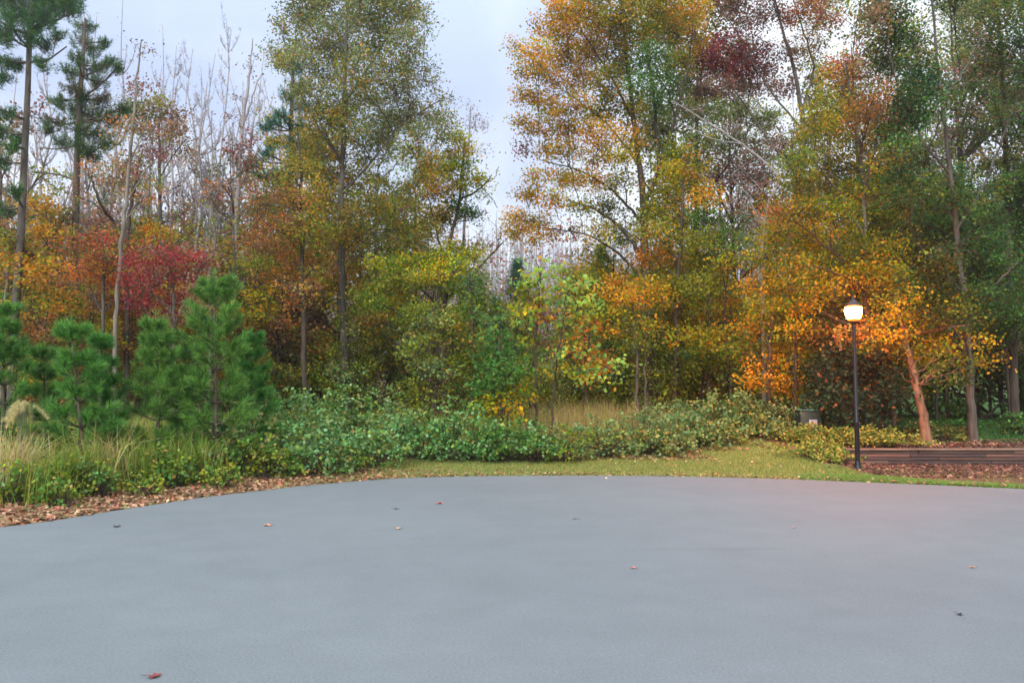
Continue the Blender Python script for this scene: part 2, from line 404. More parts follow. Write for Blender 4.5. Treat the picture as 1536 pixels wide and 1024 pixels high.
def young_pine(label, px, top, Y, spread_px, seed, group='young pines at the wood edge', lean=0):
    rs = np.random.default_rng(seed); T = Tubes()
    x = at(px, 600, Y)[0]; g0 = gz(x, Y); base = np.array([x, Y, g0])
    tip = at(px + lean, top, Y); H = tip[2] - g0; SR = .84 * spread_px * Y / FPX
    S_ = np.array([[x, Y, g0 - .05], [x + .03, Y, g0 + H * .3], [x + (tip[0] - x) * .5, Y + .03, g0 + H * .65], [tip[0], Y, tip[2]]])
    S_ = resample(S_, 20); T.path(S_, np.linspace(.014 * H + .008, .008, 20), 6)
    C, D = [], []
    nw = int(H / .34)
    for w in range(nw):
        fz = .12 + .88 * (w + .3) / nw
        if fz > .97: continue
        p = S_[min(19, int(fz * 19))]
        nb = rs.integers(4, 7); a0 = rs.uniform(0, 6.28)
        ln = SR * (1.05 - .78 * fz ** 1.3) * (1 if fz > .2 else .75)
        for k in range(nb):
            a = a0 + k * 6.283 / nb + rs.uniform(-.3, .3); l = ln * rs.uniform(.75, 1.12)
            hd = np.array([math.cos(a), math.sin(a), 0])
            up = .35 + .75 * fz
            br = bez(p, p + hd * l * .62 + np.array([0, 0, l * up * .22]), p + hd * l * .95 + np.array([0, 0, l * up]), 9)
            T.path(br, np.linspace(.008 + .006 * H * (1 - fz), .005, 9), 4)
            m = max(5, int(l / .075)); q = resample(br, m + 2)
            st = max(1, int(m * .34)); pts = q[st:]; dd = np.gradient(q, axis=0)[st:]; dd /= np.linalg.norm(dd, axis=1)[:, None]
            C.append(pts); D.append(dd)
            for _ in range(rs.integers(2, 5)):       # side shoots
                t = rs.integers(3, 8); sd = np.array([math.cos(a + rs.choice([-1, 1]) * .9), math.sin(a + rs.choice([-1, 1]) * .9), .55 + .3 * fz]); sd /= np.linalg.norm(sd)
                sl = l * rs.uniform(.22, .42); q2 = br[t] + sd * np.linspace(.15, 1, 5)[:, None] * sl
                T.sticks([br[t]], [q2[-1]], .006, .004); C.append(q2); D.append(np.repeat(sd[None], 5, 0))
    topc = S_[-4:]; C.append(topc); D.append(np.repeat([[0, 0, 1.]], 4, 0))
    C = np.concatenate(C); D = np.concatenate(D)
    V, F, c3 = needles(C, D, 24, .165, .0085, rs, .5, 'pineyoung', .14)
    o = empty('young_pine', base, label, 'pine sapling', group)
    T.build('trunk', M['bark_pine'], o, base)
    mesh_from('crown', V - base, F, M['needle'], c3, o)
    return o

def cedar(name, label, px, top, foot, Y, wpx, seed, pal='bluegreen', group=None):
    rs = np.random.default_rng(seed); T = Tubes()
    x = at(px, 600, Y)[0]; g0 = gz(x, Y); base = np.array([x, Y, g0]); tip = at(px, top, Y); H = tip[2] - g0; W = wpx * Y / FPX * .5
    T.path([[x, Y, g0 - .05], [x, Y, g0 + H * .5], [x, Y, tip[2]]], [.02 * H, .012 * H, .01], 6)
    n = int(H * 95); fz = rs.uniform(.1, 1, n); a = rs.uniform(0, 6.28, n)
    prof = (1 - fz) ** .62 * 1.15 * (.8 + .35 * np.sin(a * 3 + fz * 14)); rr = W * prof * rs.uniform(.45, 1.05, n)
    C = np.stack([x + np.cos(a) * rr, Y + np.sin(a) * rr, g0 + H * fz], 1)
    D = np.stack([np.cos(a), np.sin(a), np.full(n, .5)], 1)
    T.sticks(np.stack([np.full(n, x), np.full(n, Y), g0 + H * fz - rr * .3], 1)[::3], C[::3], .012, .006)
    V, F, c3 = needles(C, D, 12, .28, .028, rs, .8, pal)
    o = empty(name, base, label, 'tree', group)
    T.build('trunk', M['bark_dark'], o, base); mesh_from('crown', V - base, F, M['needle'], c3, o)
    return o

# ------------------------------------------------------------------ SETTING: ground
xs = np.r_[np.linspace(-220, -32, 24, endpoint=False), np.linspace(-32, -12, 34, endpoint=False), np.arange(-12, 14, .22), np.linspace(14, 34, 34, endpoint=False), np.linspace(34, 220, 24)]
ys = np.r_[np.linspace(-60, 2, 12, endpoint=False), np.arange(2, 26, .22), np.linspace(26, 50, 30, endpoint=False), np.linspace(50, 240, 40)]
ys = np.sort(np.r_[ys, WY + .1, WY + .14]); xs = np.sort(np.r_[xs, WX0 - .2, WX0 + .05])
X, Yg = np.meshgrid(xs, ys); Z = ground(X, Yg); D_ = edge_dist(X, Yg)
V = np.stack([X, Yg, Z], -1).reshape(-1, 3); nx = len(xs)
i = (np.arange(len(ys) - 1)[:, None] * nx + np.arange(nx - 1)[None, :]).ravel()
F = np.stack([i, i + 1, i + nx + 1, i + nx], 1)
fx, fy = V[F].mean(1)[:, 0], V[F].mean(1)[:, 1]; fd = edge_dist(fx, fy)
gw = (1 - sst(2.0, 3.2, fd - 2.8 * np.exp(-((fx - 5.6) / 1.1) ** 2))) * sst(-4.5, -.5, fx)                 # verge grass weight
green = sst(6, 8, fx)
bed = ((fx > 6.9) & (fd > .5) & (fy < WY + .2)) | ((fx > 7.5) & (fy >= WY + .2) & (fy < WY + 2.2))
lawn = sst(9.0, 12, fx) * sst(20.5, 21.5, fy) * (fy < 60)
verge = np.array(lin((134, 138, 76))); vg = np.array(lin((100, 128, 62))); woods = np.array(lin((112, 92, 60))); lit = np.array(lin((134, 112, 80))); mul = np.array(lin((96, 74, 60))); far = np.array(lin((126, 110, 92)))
c = woods[None] * (1 - gw[:, None]) + gw[:, None] * (verge[None] * (1 - green[:, None]) + vg[None] * green[:, None])
lw = (1 - sst(-3.5, -.2, fx)) * (1 - sst(1.2, 2.2, fd)); c = c * (1 - lw[:, None]) + lit * lw[:, None]
c[bed] = mul
c = c * (1 - lawn[:, None]) + np.array(lin((70, 104, 50))) * lawn[:, None]
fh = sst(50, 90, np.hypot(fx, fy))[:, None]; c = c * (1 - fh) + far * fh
c *= ALB
gm, nt, N, L = newmat('ground_cover')
a = N.new('ShaderNodeAttribute'); a.attribute_name = 'Col'
tc = N.new('ShaderNodeTexCoord'); n1 = N.new('ShaderNodeTexNoise'); n1.inputs['Scale'].default_value = 3; n1.inputs['Detail'].default_value = 8; n1.inputs['Roughness'].default_value = .75
L.new(tc.outputs['Object'], n1.inputs[0])
mr = N.new('ShaderNodeMapRange'); mr.inputs['From Min'].default_value = .3; mr.inputs['From Max'].default_value = .7; mr.inputs['To Min'].default_value = .6; mr.inputs['To Max'].default_value = 1.3
L.new(n1.outputs[0], mr.inputs[0])
mu = N.new('ShaderNodeVectorMath'); mu.operation = 'SCALE'; L.new(a.outputs['Color'], mu.inputs[0]); L.new(mr.outputs[0], mu.inputs['Scale'])
p = N.new('ShaderNodeBsdfPrincipled'); p.inputs['Roughness'].default_value = .95; p.inputs['Specular IOR Level'].default_value = .1
L.new(mu.outputs[0], p.inputs['Base Color']); bp = N.new('ShaderNodeBump'); bp.inputs['Strength'].default_value = .8; bp.inputs['Distance'].default_value = .05
L.new(n1.outputs[0], bp.inputs['Height']); L.new(bp.outputs[0], p.inputs['Normal'])
o = N.new('ShaderNodeOutputMaterial'); L.new(p.outputs[0], o.inputs[0])
tag(mesh_from('ground', V, F, gm, c, None, True), kind='structure')

# asphalt
am, nt, N, L = newmat('asphalt')
tc = N.new('ShaderNodeTexCoord')
def noise(scale, det, rough, vec=None):
    n = N.new('ShaderNodeTexNoise'); n.inputs['Scale'].default_value = scale; n.inputs['Detail'].default_value = det; n.inputs['Roughness'].default_value = rough
    L.new(vec if vec is not None else tc.outputs['Object'], n.inputs[0]); return n
mp = N.new('ShaderNodeMapping'); mp.inputs['Scale'].default_value = (.8, 1.0, 1); mp.inputs['Rotation'].default_value = (0, 0, R(-14)); L.new(tc.outputs['Object'], mp.inputs[0])
big = noise(.28, 4, .55, mp.outputs[0]); mid = noise(2.2, 8, .75, mp.outputs[0]); fine = noise(52, 6, .95); 
r1 = N.new('ShaderNodeValToRGB'); r1.color_ramp.elements[0].position = .32; r1.color_ramp.elements[1].position = .7
r1.color_ramp.elements[0].color = (.168, .190, .190, 1); r1.color_ramp.elements[1].color = (.196, .219, .218, 1); L.new(big.outputs[0], r1.inputs[0])
m1 = N.new('ShaderNodeMapRange'); m1.inputs['From Min'].default_value = .3; m1.inputs['From Max'].default_value = .7; m1.inputs['To Min'].default_value = .94; m1.inputs['To Max'].default_value = 1.06; L.new(mid.outputs[0], m1.inputs[0])
m2 = N.new('ShaderNodeMapRange'); m2.inputs['From Min'].default_value = .25; m2.inputs['From Max'].default_value = .75; m2.inputs['To Min'].default_value = .5; m2.inputs['To Max'].default_value = 1.55; L.new(fine.outputs[0], m2.inputs[0])
# thin scuffs / sealed streaks
st = noise(.9, 3, .5); mps = N.new('ShaderNodeMapping'); mps.inputs['Scale'].default_value = (.22, 1.9, 1); mps.inputs['Rotation'].default_value = (0, 0, R(-8)); L.new(tc.outputs['Object'], mps.inputs[0])
L.new(mps.outputs[0], st.inputs[0]); r2 = N.new('ShaderNodeMapRange'); r2.inputs['From Min'].default_value = .66; r2.inputs['From Max'].default_value = .76; r2.inputs['To Min'].default_value = 1; r2.inputs['To Max'].default_value = .86; L.new(st.outputs[0], r2.inputs[0])
mm = N.new('ShaderNodeMath'); mm.operation = 'MULTIPLY'; L.new(m1.outputs[0], mm.inputs[0]); L.new(m2.outputs[0], mm.inputs[1])
m3 = N.new('ShaderNodeMath'); m3.operation = 'MULTIPLY'; L.new(mm.outputs[0], m3.inputs[0]); L.new(r2.outputs[0], m3.inputs[1])
vm = N.new('ShaderNodeVectorMath'); vm.operation = 'SCALE'; L.new(r1.outputs[0], vm.inputs[0]); L.new(m3.outputs[0], vm.inputs['Scale'])
p = N.new('ShaderNodeBsdfPrincipled'); p.inputs['Roughness'].default_value = .82; p.inputs['Specular IOR Level'].default_value = .3; L.new(vm.outputs[0], p.inputs['Base Color'])
bp = N.new('ShaderNodeBump'); bp.inputs['Strength'].default_value = .5; bp.inputs['Distance'].default_value = .004; L.new(fine.outputs[0], bp.inputs['Height']); L.new(bp.outputs[0], p.inputs['Normal'])
o = N.new('ShaderNodeOutputMaterial'); L.new(p.outputs[0], o.inputs[0])
import bmesh
bm = bmesh.new(); rse = np.random.default_rng(3)
pts = resample(EL, 420); nz = np.convolve(rse.normal(size=len(pts) + 8), np.ones(5) / 5, 'same')[4:-4] * .035
tg = np.gradient(pts, axis=0); tg /= np.linalg.norm(tg, axis=1)[:, None]; nrm = np.stack([tg[:, 1], -tg[:, 0]], 1)
pts = pts + nrm * nz[:, None]
topv = [bm.verts.new((q[0], q[1], 0)) for q in pts]; f_ = bm.faces.new(topv)
if f_.normal.z < 0: f_.normal_flip()
ex = bmesh.ops.extrude_face_region(bm, geom=[f_]); 
for v in ex['geom']:
    if isinstance(v, bmesh.types.BMVert): v.co.z -= .05
bmesh.ops.recalc_face_normals(bm, faces=bm.faces); bmesh.ops.triangulate(bm, faces=[f for f in bm.faces if len(f.verts) > 4])
me = bpy.data.meshes.new('asphalt_road'); bm.to_mesh(me); bm.free(); me.materials.append(am)
o = bpy.data.objects.new('asphalt_road', me); COL.objects.link(o); tag(o, kind='structure')

# ------------------------------------------------------------------ STREET LAMP
LX, LY = at(1287, 708, 16.6)[0], 16.6; LG = gz(LX, LY)
def zl(py): return at(1287, py, LY)[2] - LG
def lathe(name, prof, mat, parent, k=28, smooth=True):
    n = len(prof); a = np.arange(k) / k * 2 * np.pi
    V = np.array([[r * math.cos(t), r * math.sin(t), z] for r, z in prof for t in a])
    F = [[i * k + j, i * k + (j + 1) % k, (i + 1) * k + (j + 1) % k, (i + 1) * k + j] for i in range(n - 1) for j in range(k)]
    return mesh_from(name, V, F, mat, None, parent, smooth)
black = plain_mat('black_paint', (34, 36, 40), .42, .3, .15, 20, .5)
capm = plain_mat('lamp_cap_metal', (64, 60, 62), .4, .4, .12, 20, .5)
lamp = empty('street_lamp', (LX, LY, LG - .01), 'slim black post lamp with a glowing globe at the edge of the asphalt', 'street lamp')
lathe('base', [(.0, 0), (.085, 0), (.085, .03), (.068, .05), (.062, .12), (.055, .16), (.05, .18)], black, lamp)
z0, z1 = zl(482), zl(458)
lathe('pole', [(.049, .02), (.049, .95), (.053, .96), (.053, .99), (.041, 1.02), (.033, z0 - .16), (.033, z0 - .1)], black, lamp)
lathe('fitter', [(.033, z0 - .13), (.05, z0 - .12), (.05, z0 - .1), (.04, z0 - .08), (.055, z0 - .04), (.1, z0 - .005), (.112, z0), (.112, z0 + .014), (.0, z0 + .015)], black, lamp)
gmx, nt, N, L = newmat('lamp_glow'); e = N.new('ShaderNodeEmission'); e.inputs[0].default_value = (1, .17, .014, 1); 
tcl = N.new('ShaderNodeTexCoord'); sz = N.new('ShaderNodeSeparateXYZ'); L.new(tcl.outputs['Generated'], sz.inputs[0])
rl = N.new('ShaderNodeValToRGB'); rl.color_ramp.elements[0].position = 0; rl.color_ramp.elements[0].color = (.0015,) * 3 + (1,); rl.color_ramp.elements[1].position = .3; rl.color_ramp.elements[1].color = (1, 1, 1, 1)
el = rl.color_ramp.elements.new(.13); el.color = (.006, .006, .006, 1); el = rl.color_ramp.elements.new(.88); el.color = (1, 1, 1, 1); el = rl.color_ramp.elements.new(.98); el.color = (.004, .004, .004, 1)
L.new(sz.outputs['Z'], rl.inputs[0]); ml = N.new('ShaderNodeMath'); ml.operation = 'MULTIPLY'; ml.inputs[1].default_value = 780; L.new(rl.outputs[0], ml.inputs[0]); L.new(ml.outputs[0], e.inputs[1])
o = N.new('ShaderNodeOutputMaterial'); L.new(e.outputs[0], o.inputs[0])
h = z1 - z0 - .02
gp = [(.0, .016), (.085, .018), (.105, .03), (.13, .075), (.152, .13), (.166, .19), (.172, .24), (.170, .275), (.160, .3), (.145, .312), (.0, .313)]
gp = [(r_, z0 + q / .313 * h) for r_, q in gp]
lathe('globe', gp, gmx, lamp)
cap = lathe('cap', [(.0, z1 - .016), (.172, z1 - .012), (.178, z1), (.165, z1 + .018), (.12, z1 + .055), (.07, z1 + .095), (.045, z1 + .12), (.036, z1 + .13)], capm, lamp)
lathe('finial', [(.036, z1 + .13), (.02, z1 + .145), (.028, z1 + .165), (.03, z1 + .18), (.016, z1 + .205), (.0, z1 + .225)], capm, cap)

# ------------------------------------------------------------------ RETAINING WALL
def boxes(B):
    """B list of (cx,cy,cz,sx,sy,sz,rz) -> slightly bevelled-looking boxes"""
    V, F = [], []
    c8 = np.array([[x, y, z] for z in (-.5, .5) for y in (-.5, .5) for x in (-.5, .5)])
    f6 = np.array([[0, 2, 3, 1], [4, 5, 7, 6], [0, 1, 5, 4], [2, 6, 7, 3], [0, 4, 6, 2], [1, 3, 7, 5]])
    for b in B:
        q = c8 * np.array(b[3:6]); a = b[6] if len(b) > 6 else 0
        q = np.stack([q[:, 0] * math.cos(a) - q[:, 1] * math.sin(a), q[:, 0] * math.sin(a) + q[:, 1] * math.cos(a), q[:, 2]], 1) + np.array(b[:3])
        F.append(f6 + len(V) * 8); V.append(q)
    return np.concatenate(V), np.concatenate(F)
def box_obj(name, B, mat, parent=None, cols=None, bevel=.008):
    V, F = boxes(B); o = mesh_from(name, V, F, mat, None if cols is None else np.repeat(cols, 6, 0), parent)
    if bevel:
        m = o.modifiers.new('bevel', 'BEVEL'); m.width = bevel; m.segments = 2; m.limit_method = 'ANGLE'
    return o
tm, nt, N, L = newmat('old_timber')
a = N.new('ShaderNodeAttribute'); a.attribute_name = 'Col'; tc = N.new('ShaderNodeTexCoord'); mp = N.new('ShaderNodeMapping'); mp.inputs['Scale'].default_value = (.6, 6, 9); L.new(tc.outputs['Object'], mp.inputs[0])
n1 = N.new('ShaderNodeTexNoise'); n1.inputs['Scale'].default_value = 3; n1.inputs['Detail'].default_value = 8; L.new(mp.outputs[0], n1.inputs[0])
mr = N.new('ShaderNodeMapRange'); mr.inputs['From Min'].default_value = .3; mr.inputs['From Max'].default_value = .7; mr.inputs['To Min'].default_value = .6; mr.inputs['To Max'].default_value = 1.35; L.new(n1.outputs[0], mr.inputs[0])
vm = N.new('ShaderNodeVectorMath'); vm.operation = 'SCALE'; L.new(a.outputs['Color'], vm.inputs[0]); L.new(mr.outputs[0], vm.inputs['Scale'])
p = N.new('ShaderNodeBsdfPrincipled'); p.inputs['Roughness'].default_value = .9; L.new(vm.outputs[0], p.inputs['Base Color'])
bp = N.new('ShaderNodeBump'); bp.inputs['Strength'].default_value = .7; bp.inputs['Distance'].default_value = .02; L.new(n1.outputs[0], bp.inputs['Height']); L.new(bp.outputs[0], p.inputs['Normal'])
o = N.new('ShaderNodeOutputMaterial'); L.new(p.outputs[0], o.inputs[0])
rs = np.random.default_rng(11)
zb = gz(WX0 + 2, WY - .3) - .06
WEND = 17.5
wall = empty('retaining_wall', (WX0 + 3, WY, zb), 'low dark red brown retaining wall of stacked timbers right of the lamp post', 'retaining wall')
B, Cc = [], []
topz = at(1400, 672, WY)[2] - zb - .045
nc = 5; ch = topz / nc
tp = [(84, 66, 58), (98, 74, 64), (66, 56, 52), (92, 78, 68), (74, 58, 50)]
for r in range(nc):
    x = -3 - (r % 2) * .9 - .01 * r
    while x < WEND - WX0 - 3:
        l = rs.uniform(1.7, 2.5); B.append((x + l / 2, rs.uniform(-.012, .012), ch * (r + .5), l - .012, .15, ch - .01)); Cc.append(np.array(lin(tp[rs.integers(0, 5)])) * ALB); x += l
for k in range(2): B.append((-3.1, .9, ch * (nc - .5 - 2 * k), .14, 1.6, ch - .01)); Cc.append(np.array(lin(tp[1])))
box_obj('timber_courses', B, tm, wall, np.array(Cc))
B, Cc = [], []; x = -3.05
while x < WEND - WX0 - 3:
    l = rs.uniform(1.9, 2.6); B.append((x + l / 2, -.015, topz + .022, l - .01, .2, .042)); Cc.append(np.array(lin((136, 116, 98))) * rs.uniform(.85, 1.1)); x += l
box_obj('cap_board', B, tm, wall, np.array(Cc))

# ------------------------------------------------------------------ GREEN UTILITY BOX behind the golden shrubs
UY = 20.9; ux = at(1211, 640, UY)[0]; ug = gz(ux, UY); s_ = UY / FPX
ztop = at(1211, 614, UY)[2] - ug
ub = empty('utility_box', (ux, UY, ug), 'dark green metal utility box with a small pale plate behind the golden shrubs', 'utility box')
gm1 = plain_mat('green_metal', (44, 66, 58), .5, .1, .15, 8, .4); gm2 = plain_mat('painted_lit_edge', (96, 138, 122), .45, .1, .1, 8, .4); gm3 = plain_mat('pale_plate', (196, 180, 190), .5, 0, .06, 8, .3)
w = 30 * s_
box_obj('cabinet', [(0, 0, (ztop - .03) / 2, w, .5, ztop - .03)], gm1, ub, bevel=.02)
box_obj('lid', [(0, -.01, ztop - .012, w + .04, .56, .035)], gm2, ub, bevel=.008)  # lid coloured paler than the cabinet, light on its top edge painted in
box_obj('plate', [(.06, -.256, ztop - .34, 12 * s_, .01, .17)], gm3, ub, bevel=.003)

# ------------------------------------------------------------------ MAIN TREES, left to right
big_pine('pine_tree', 'tall pine with a pale bare trunk at the far left edge, branches crossing the corner', 24,
  [(18, 575, 13), (22, 480, 12), (30, 380, 11), (36, 250, 10), (42, 130, 8), (46, 0, 7), (48, -90, 5)],
  [(10, 2, 34), (44, -4, 34), (80, 0, 30), (56, 26, 24), (108, 2, 18), (12, 34, 26), (20, -20, 34), (62, -18, 32), (98, -8, 24), (30, 18, 26), (66, 14, 26), (100, 14, 20), (50, 40, 14), (6, 50, 18), (84, 48, 12), (8, 90, 14), (50, 56, 14), (70, 66, 10),
   (4, 118, 14), (24, 95, 10), (64, 92, 12), (6, 165, 16), (2, 195, 15), (18, 215, 12), (28, 205, 8), (22, 282, 12), (6, 312, 12), (2, 240, 12), (-30, 60, 40), (-35, 200, 40)], 21, 'bark_grey', 'pine', 1.3,
  limbs=[[(44, 45, 5, 0), (20, 44, 4, .4), (-10, 60, 3, .8)], [(44, 95, 4, 0), (70, 92, 3, -.3), (100, 70, 2, -.6)], [(40, 60, 5, 0), (70, 36, 3, .3), (110, 20, 2, .5)]])
big_pine('pine_tree', 'tall pine with a straight reddish trunk and dark tufted crown, second from the left edge', 29,
  [(108, 575, 12), (112, 430, 11), (114, 300, 10), (118, 180, 8), (124, 90, 6), (128, 28, 3)],
  [(128, 40, 17), (124, 62, 18), (118, 84, 15), (140, 74, 14), (152, 98, 10), (100, 105, 15), (132, 104, 18), (158, 62, 8), (150, 122, 14), (170, 92, 10), (178, 100, 7), (110, 130, 16, 'dkolive'),
   (90, 150, 15), (128, 145, 20), (156, 150, 16, 'dkolive'), (108, 165, 20), (140, 172, 22), (165, 178, 18), (188, 160, 10), (82, 185, 18, 'dkolive'), (118, 192, 22), (150, 200, 20), (92, 212, 14),
   (126, 218, 20), (160, 214, 12), (70, 190, 10), (138, 232, 12)], 22, 'bark_pine', 'pine', 1.4,
  limbs=[[(114, 266, 3, 0), (90, 262, 3, .2), (55, 258, 2, .5)], [(116, 226, 3, 0), (85, 224, 2, -.3), (60, 222, 1.5, -.5)]])
broadleaf('slender_tree', 'slender pale grey tree with sparse reddish leaves rising in front of the red maple', 'tree', 22.5,
  [[(171, 575, 8), (176, 440, 8), (184, 350, 7), (194, 260, 6), (200, 170, 5), (208, 90, 3), (212, 60, 1.5)], [(196, 240, 3), (214, 200, 2), (232, 150, 1.5)], [(190, 300, 3), (222, 250, 2), (246, 225, 1)]],
  [(212, 80, 10, 'dusk', 12, .45), (204, 120, 18, 'dusk', 16, .5), (216, 150, 18, 'brown', 14, .35), (196, 190, 26, 'russet', 22, .5), (222, 210, 26, 'dusk', 22, .5), (190, 240, 30, 'russet', 22, .45), (222, 250, 30, 'dusk', 20, .4),
   (170, 280, 26, 'russet', 18, .35), (225, 290, 22, 'russet', 18, .3)], 'bark_pale', .1, 260, 31, 1.0, bare=.5)
broadleaf('crooked_tree', 'dark tree with a hooked low limb sweeping left above the red maple', 'tree', 26.5,
  [[(192, 575, 9), (190, 450, 9), (190, 350, 8), (198, 300, 6), (206, 260, 4), (214, 225, 2)], [(188, 348, 6), (172, 334, 6), (158, 318, 5), (146, 296, 5), (136, 268, 4), (128, 246, 2)]],
  [(140, 265, 26, 'russet', 20, .3), (214, 255, 28, 'olive', 22, .35), (165, 290, 24, 'dkolive', 18, .3), (215, 300, 26, 'russet', 20, .35), (110, 290, 26, 'russet', 20, .3)], 'bark_dark', .1, 240, 32, 1.0, bare=.6)
broadleaf('oak_tree', 'thin trunked tree with a flat olive brown crown standing above the crimson maple', 'tree', 33,
  [[(252, 575, 7), (246, 420, 7), (240, 300, 6), (238, 210, 4), (240, 170, 2)]],
  [(196, 168, 24, 'dkolive', 14), (226, 158, 24, 'oaklow', 14), (250, 170, 24, 'brown', 18), (215, 185, 28, 'dkolive', 14), (262, 195, 20, 'brown', 16), (240, 200, 24, 'oaklow', 14, .7), (268, 225, 18, 'brown', 16, .5), (285, 205, 12, 'brown', 12, .4)],
  'bark_grey', .11, 280, 33, 1.2)
broadleaf('red_maple', 'small maple with orange red leaves in the understory left of the crimson maple', 'tree', 23.5,
  [[(150, 580, 7), (154, 480, 6), (156, 400, 5), (154, 340, 2)], [(155, 470, 4), (130, 420, 3), (108, 390, 1)]],
  [(152, 352, 32, 'redor', 15), (178, 366, 30, 'redor', 14), (128, 372, 34, 'redor', 16), (160, 385, 38, 'redor', 15), (115, 400, 34, 'fire', 13, .8), (188, 395, 28, 'redor', 14), (145, 412, 40, 'fire', 14), (170, 425, 36, 'redor', 13), (100, 428, 30, 'russet', 13, .8),
   (185, 450, 28, 'crimson', 12, .7), (130, 450, 36, 'russet', 13, .7), (205, 370, 22, 'redor', 14, .7)], 'bark_grey', .1, 210, 34, 1.2)
broadleaf('crimson_maple', 'small maple with deep crimson leaves behind the tallest young pine', 'tree', 21.8,
  [[(262, 580, 7), (262, 500, 6), (258, 430, 4), (250, 380, 2)], [(262, 490, 4), (285, 440, 3), (300, 400, 1)]],
  [(212, 398, 30, 'crimson', 14), (245, 388, 34, 'crimson', 15), (282, 382, 30, 'crimson', 15), (304, 396, 20, 'crimson', 16), (200, 420, 30, 'crimson', 12), (236, 416, 38, 'crimson', 14), (276, 416, 36, 'crimson', 14), (302, 430, 22, 'dusk', 15), (225, 440, 34, 'crimson', 13),
   (262, 450, 36, 'crimson', 14), (294, 460, 24, 'dusk', 16, .8), (250, 476, 28, 'crimson', 13, .8), (214, 462, 24, 'crimson', 10, .6), (318, 376, 14, 'dusk', 14, .6)], 'bark_grey', .1, 230, 35, 1.2)
broadleaf('bare_tree', 'tall forked leafless grey tree, the highest of the pale bare stand', 'tree', 31,
  [[(352, 575, 10), (352, 430, 9), (356, 300, 8), (362, 190, 7), (372, 130, 5), (378, 80, 3), (379, 58, 1.5)], [(364, 185, 4), (384, 130, 2.5), (392, 112, 1.2)], [(358, 260, 4), (340, 200, 2.5), (334, 150, 1.2)]],
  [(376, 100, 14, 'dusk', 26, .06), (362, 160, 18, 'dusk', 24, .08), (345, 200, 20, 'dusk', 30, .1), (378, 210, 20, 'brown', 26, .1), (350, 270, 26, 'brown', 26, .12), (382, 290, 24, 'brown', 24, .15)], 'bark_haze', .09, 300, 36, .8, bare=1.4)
big_pine('pine_tree', 'blue green pine half hidden behind the left side of the big olive oak', 33,
  [(440, 575, 11), (438, 400, 10), (436, 250, 8), (438, 130, 5), (440, 90, 3)],
  [(446, 100, 15), (452, 128, 16), (432, 140, 15), (456, 160, 15), (424, 170, 17), (448, 186, 18), (410, 182, 12), (396, 190, 10), (440, 212, 18), (460, 220, 16), (398, 230, 12), (380, 240, 11), (374, 246, 8), (392, 262, 12), (414, 262, 14), (408, 215, 12), (440, 240, 14)], 37, 'bark_pine', 'pineblue', 1.2)
broadleaf('russet_tree', 'dark straight stemmed tree with orange brown leaves, left neighbour of the big olive oak', 'tree', 24.6,
  [[(459, 592, 9), (456, 500, 9), (453, 400, 8), (452, 320, 7), (450, 240, 4), (446, 190, 2)], [(453, 380, 4), (425, 350, 3), (400, 335, 1.5)], [(454, 420, 4), (480, 390, 3), (498, 370, 1.5)]],
  [(446, 215, 24, 'oaklow', 20, .6), (420, 250, 26, 'oaklow', 20, .6), (455, 260, 26, 'oaklow', 20, .7), (400, 290, 28, 'russet', 20, .7), (440, 300, 36, 'russet', 24, .8), (475, 295, 28, 'oaklow', 22, .8), (385, 330, 28, 'russet', 20, .7), (420, 345, 38, 'russet', 24, .9),
   (465, 350, 36, 'oaklow', 24, .9), (395, 380, 34, 'russet', 22, .9), (440, 392, 38, 'russet', 24, .9), (480, 400, 28, 'oaklow', 22, .8), (410, 420, 36, 'orange', 20, .7), (385, 400, 24, 'olive', 18, .7), (450, 438, 30, 'russet', 20, .6)],
  'bark_dark', .1, 270, 38, 1.3, bare=.3)
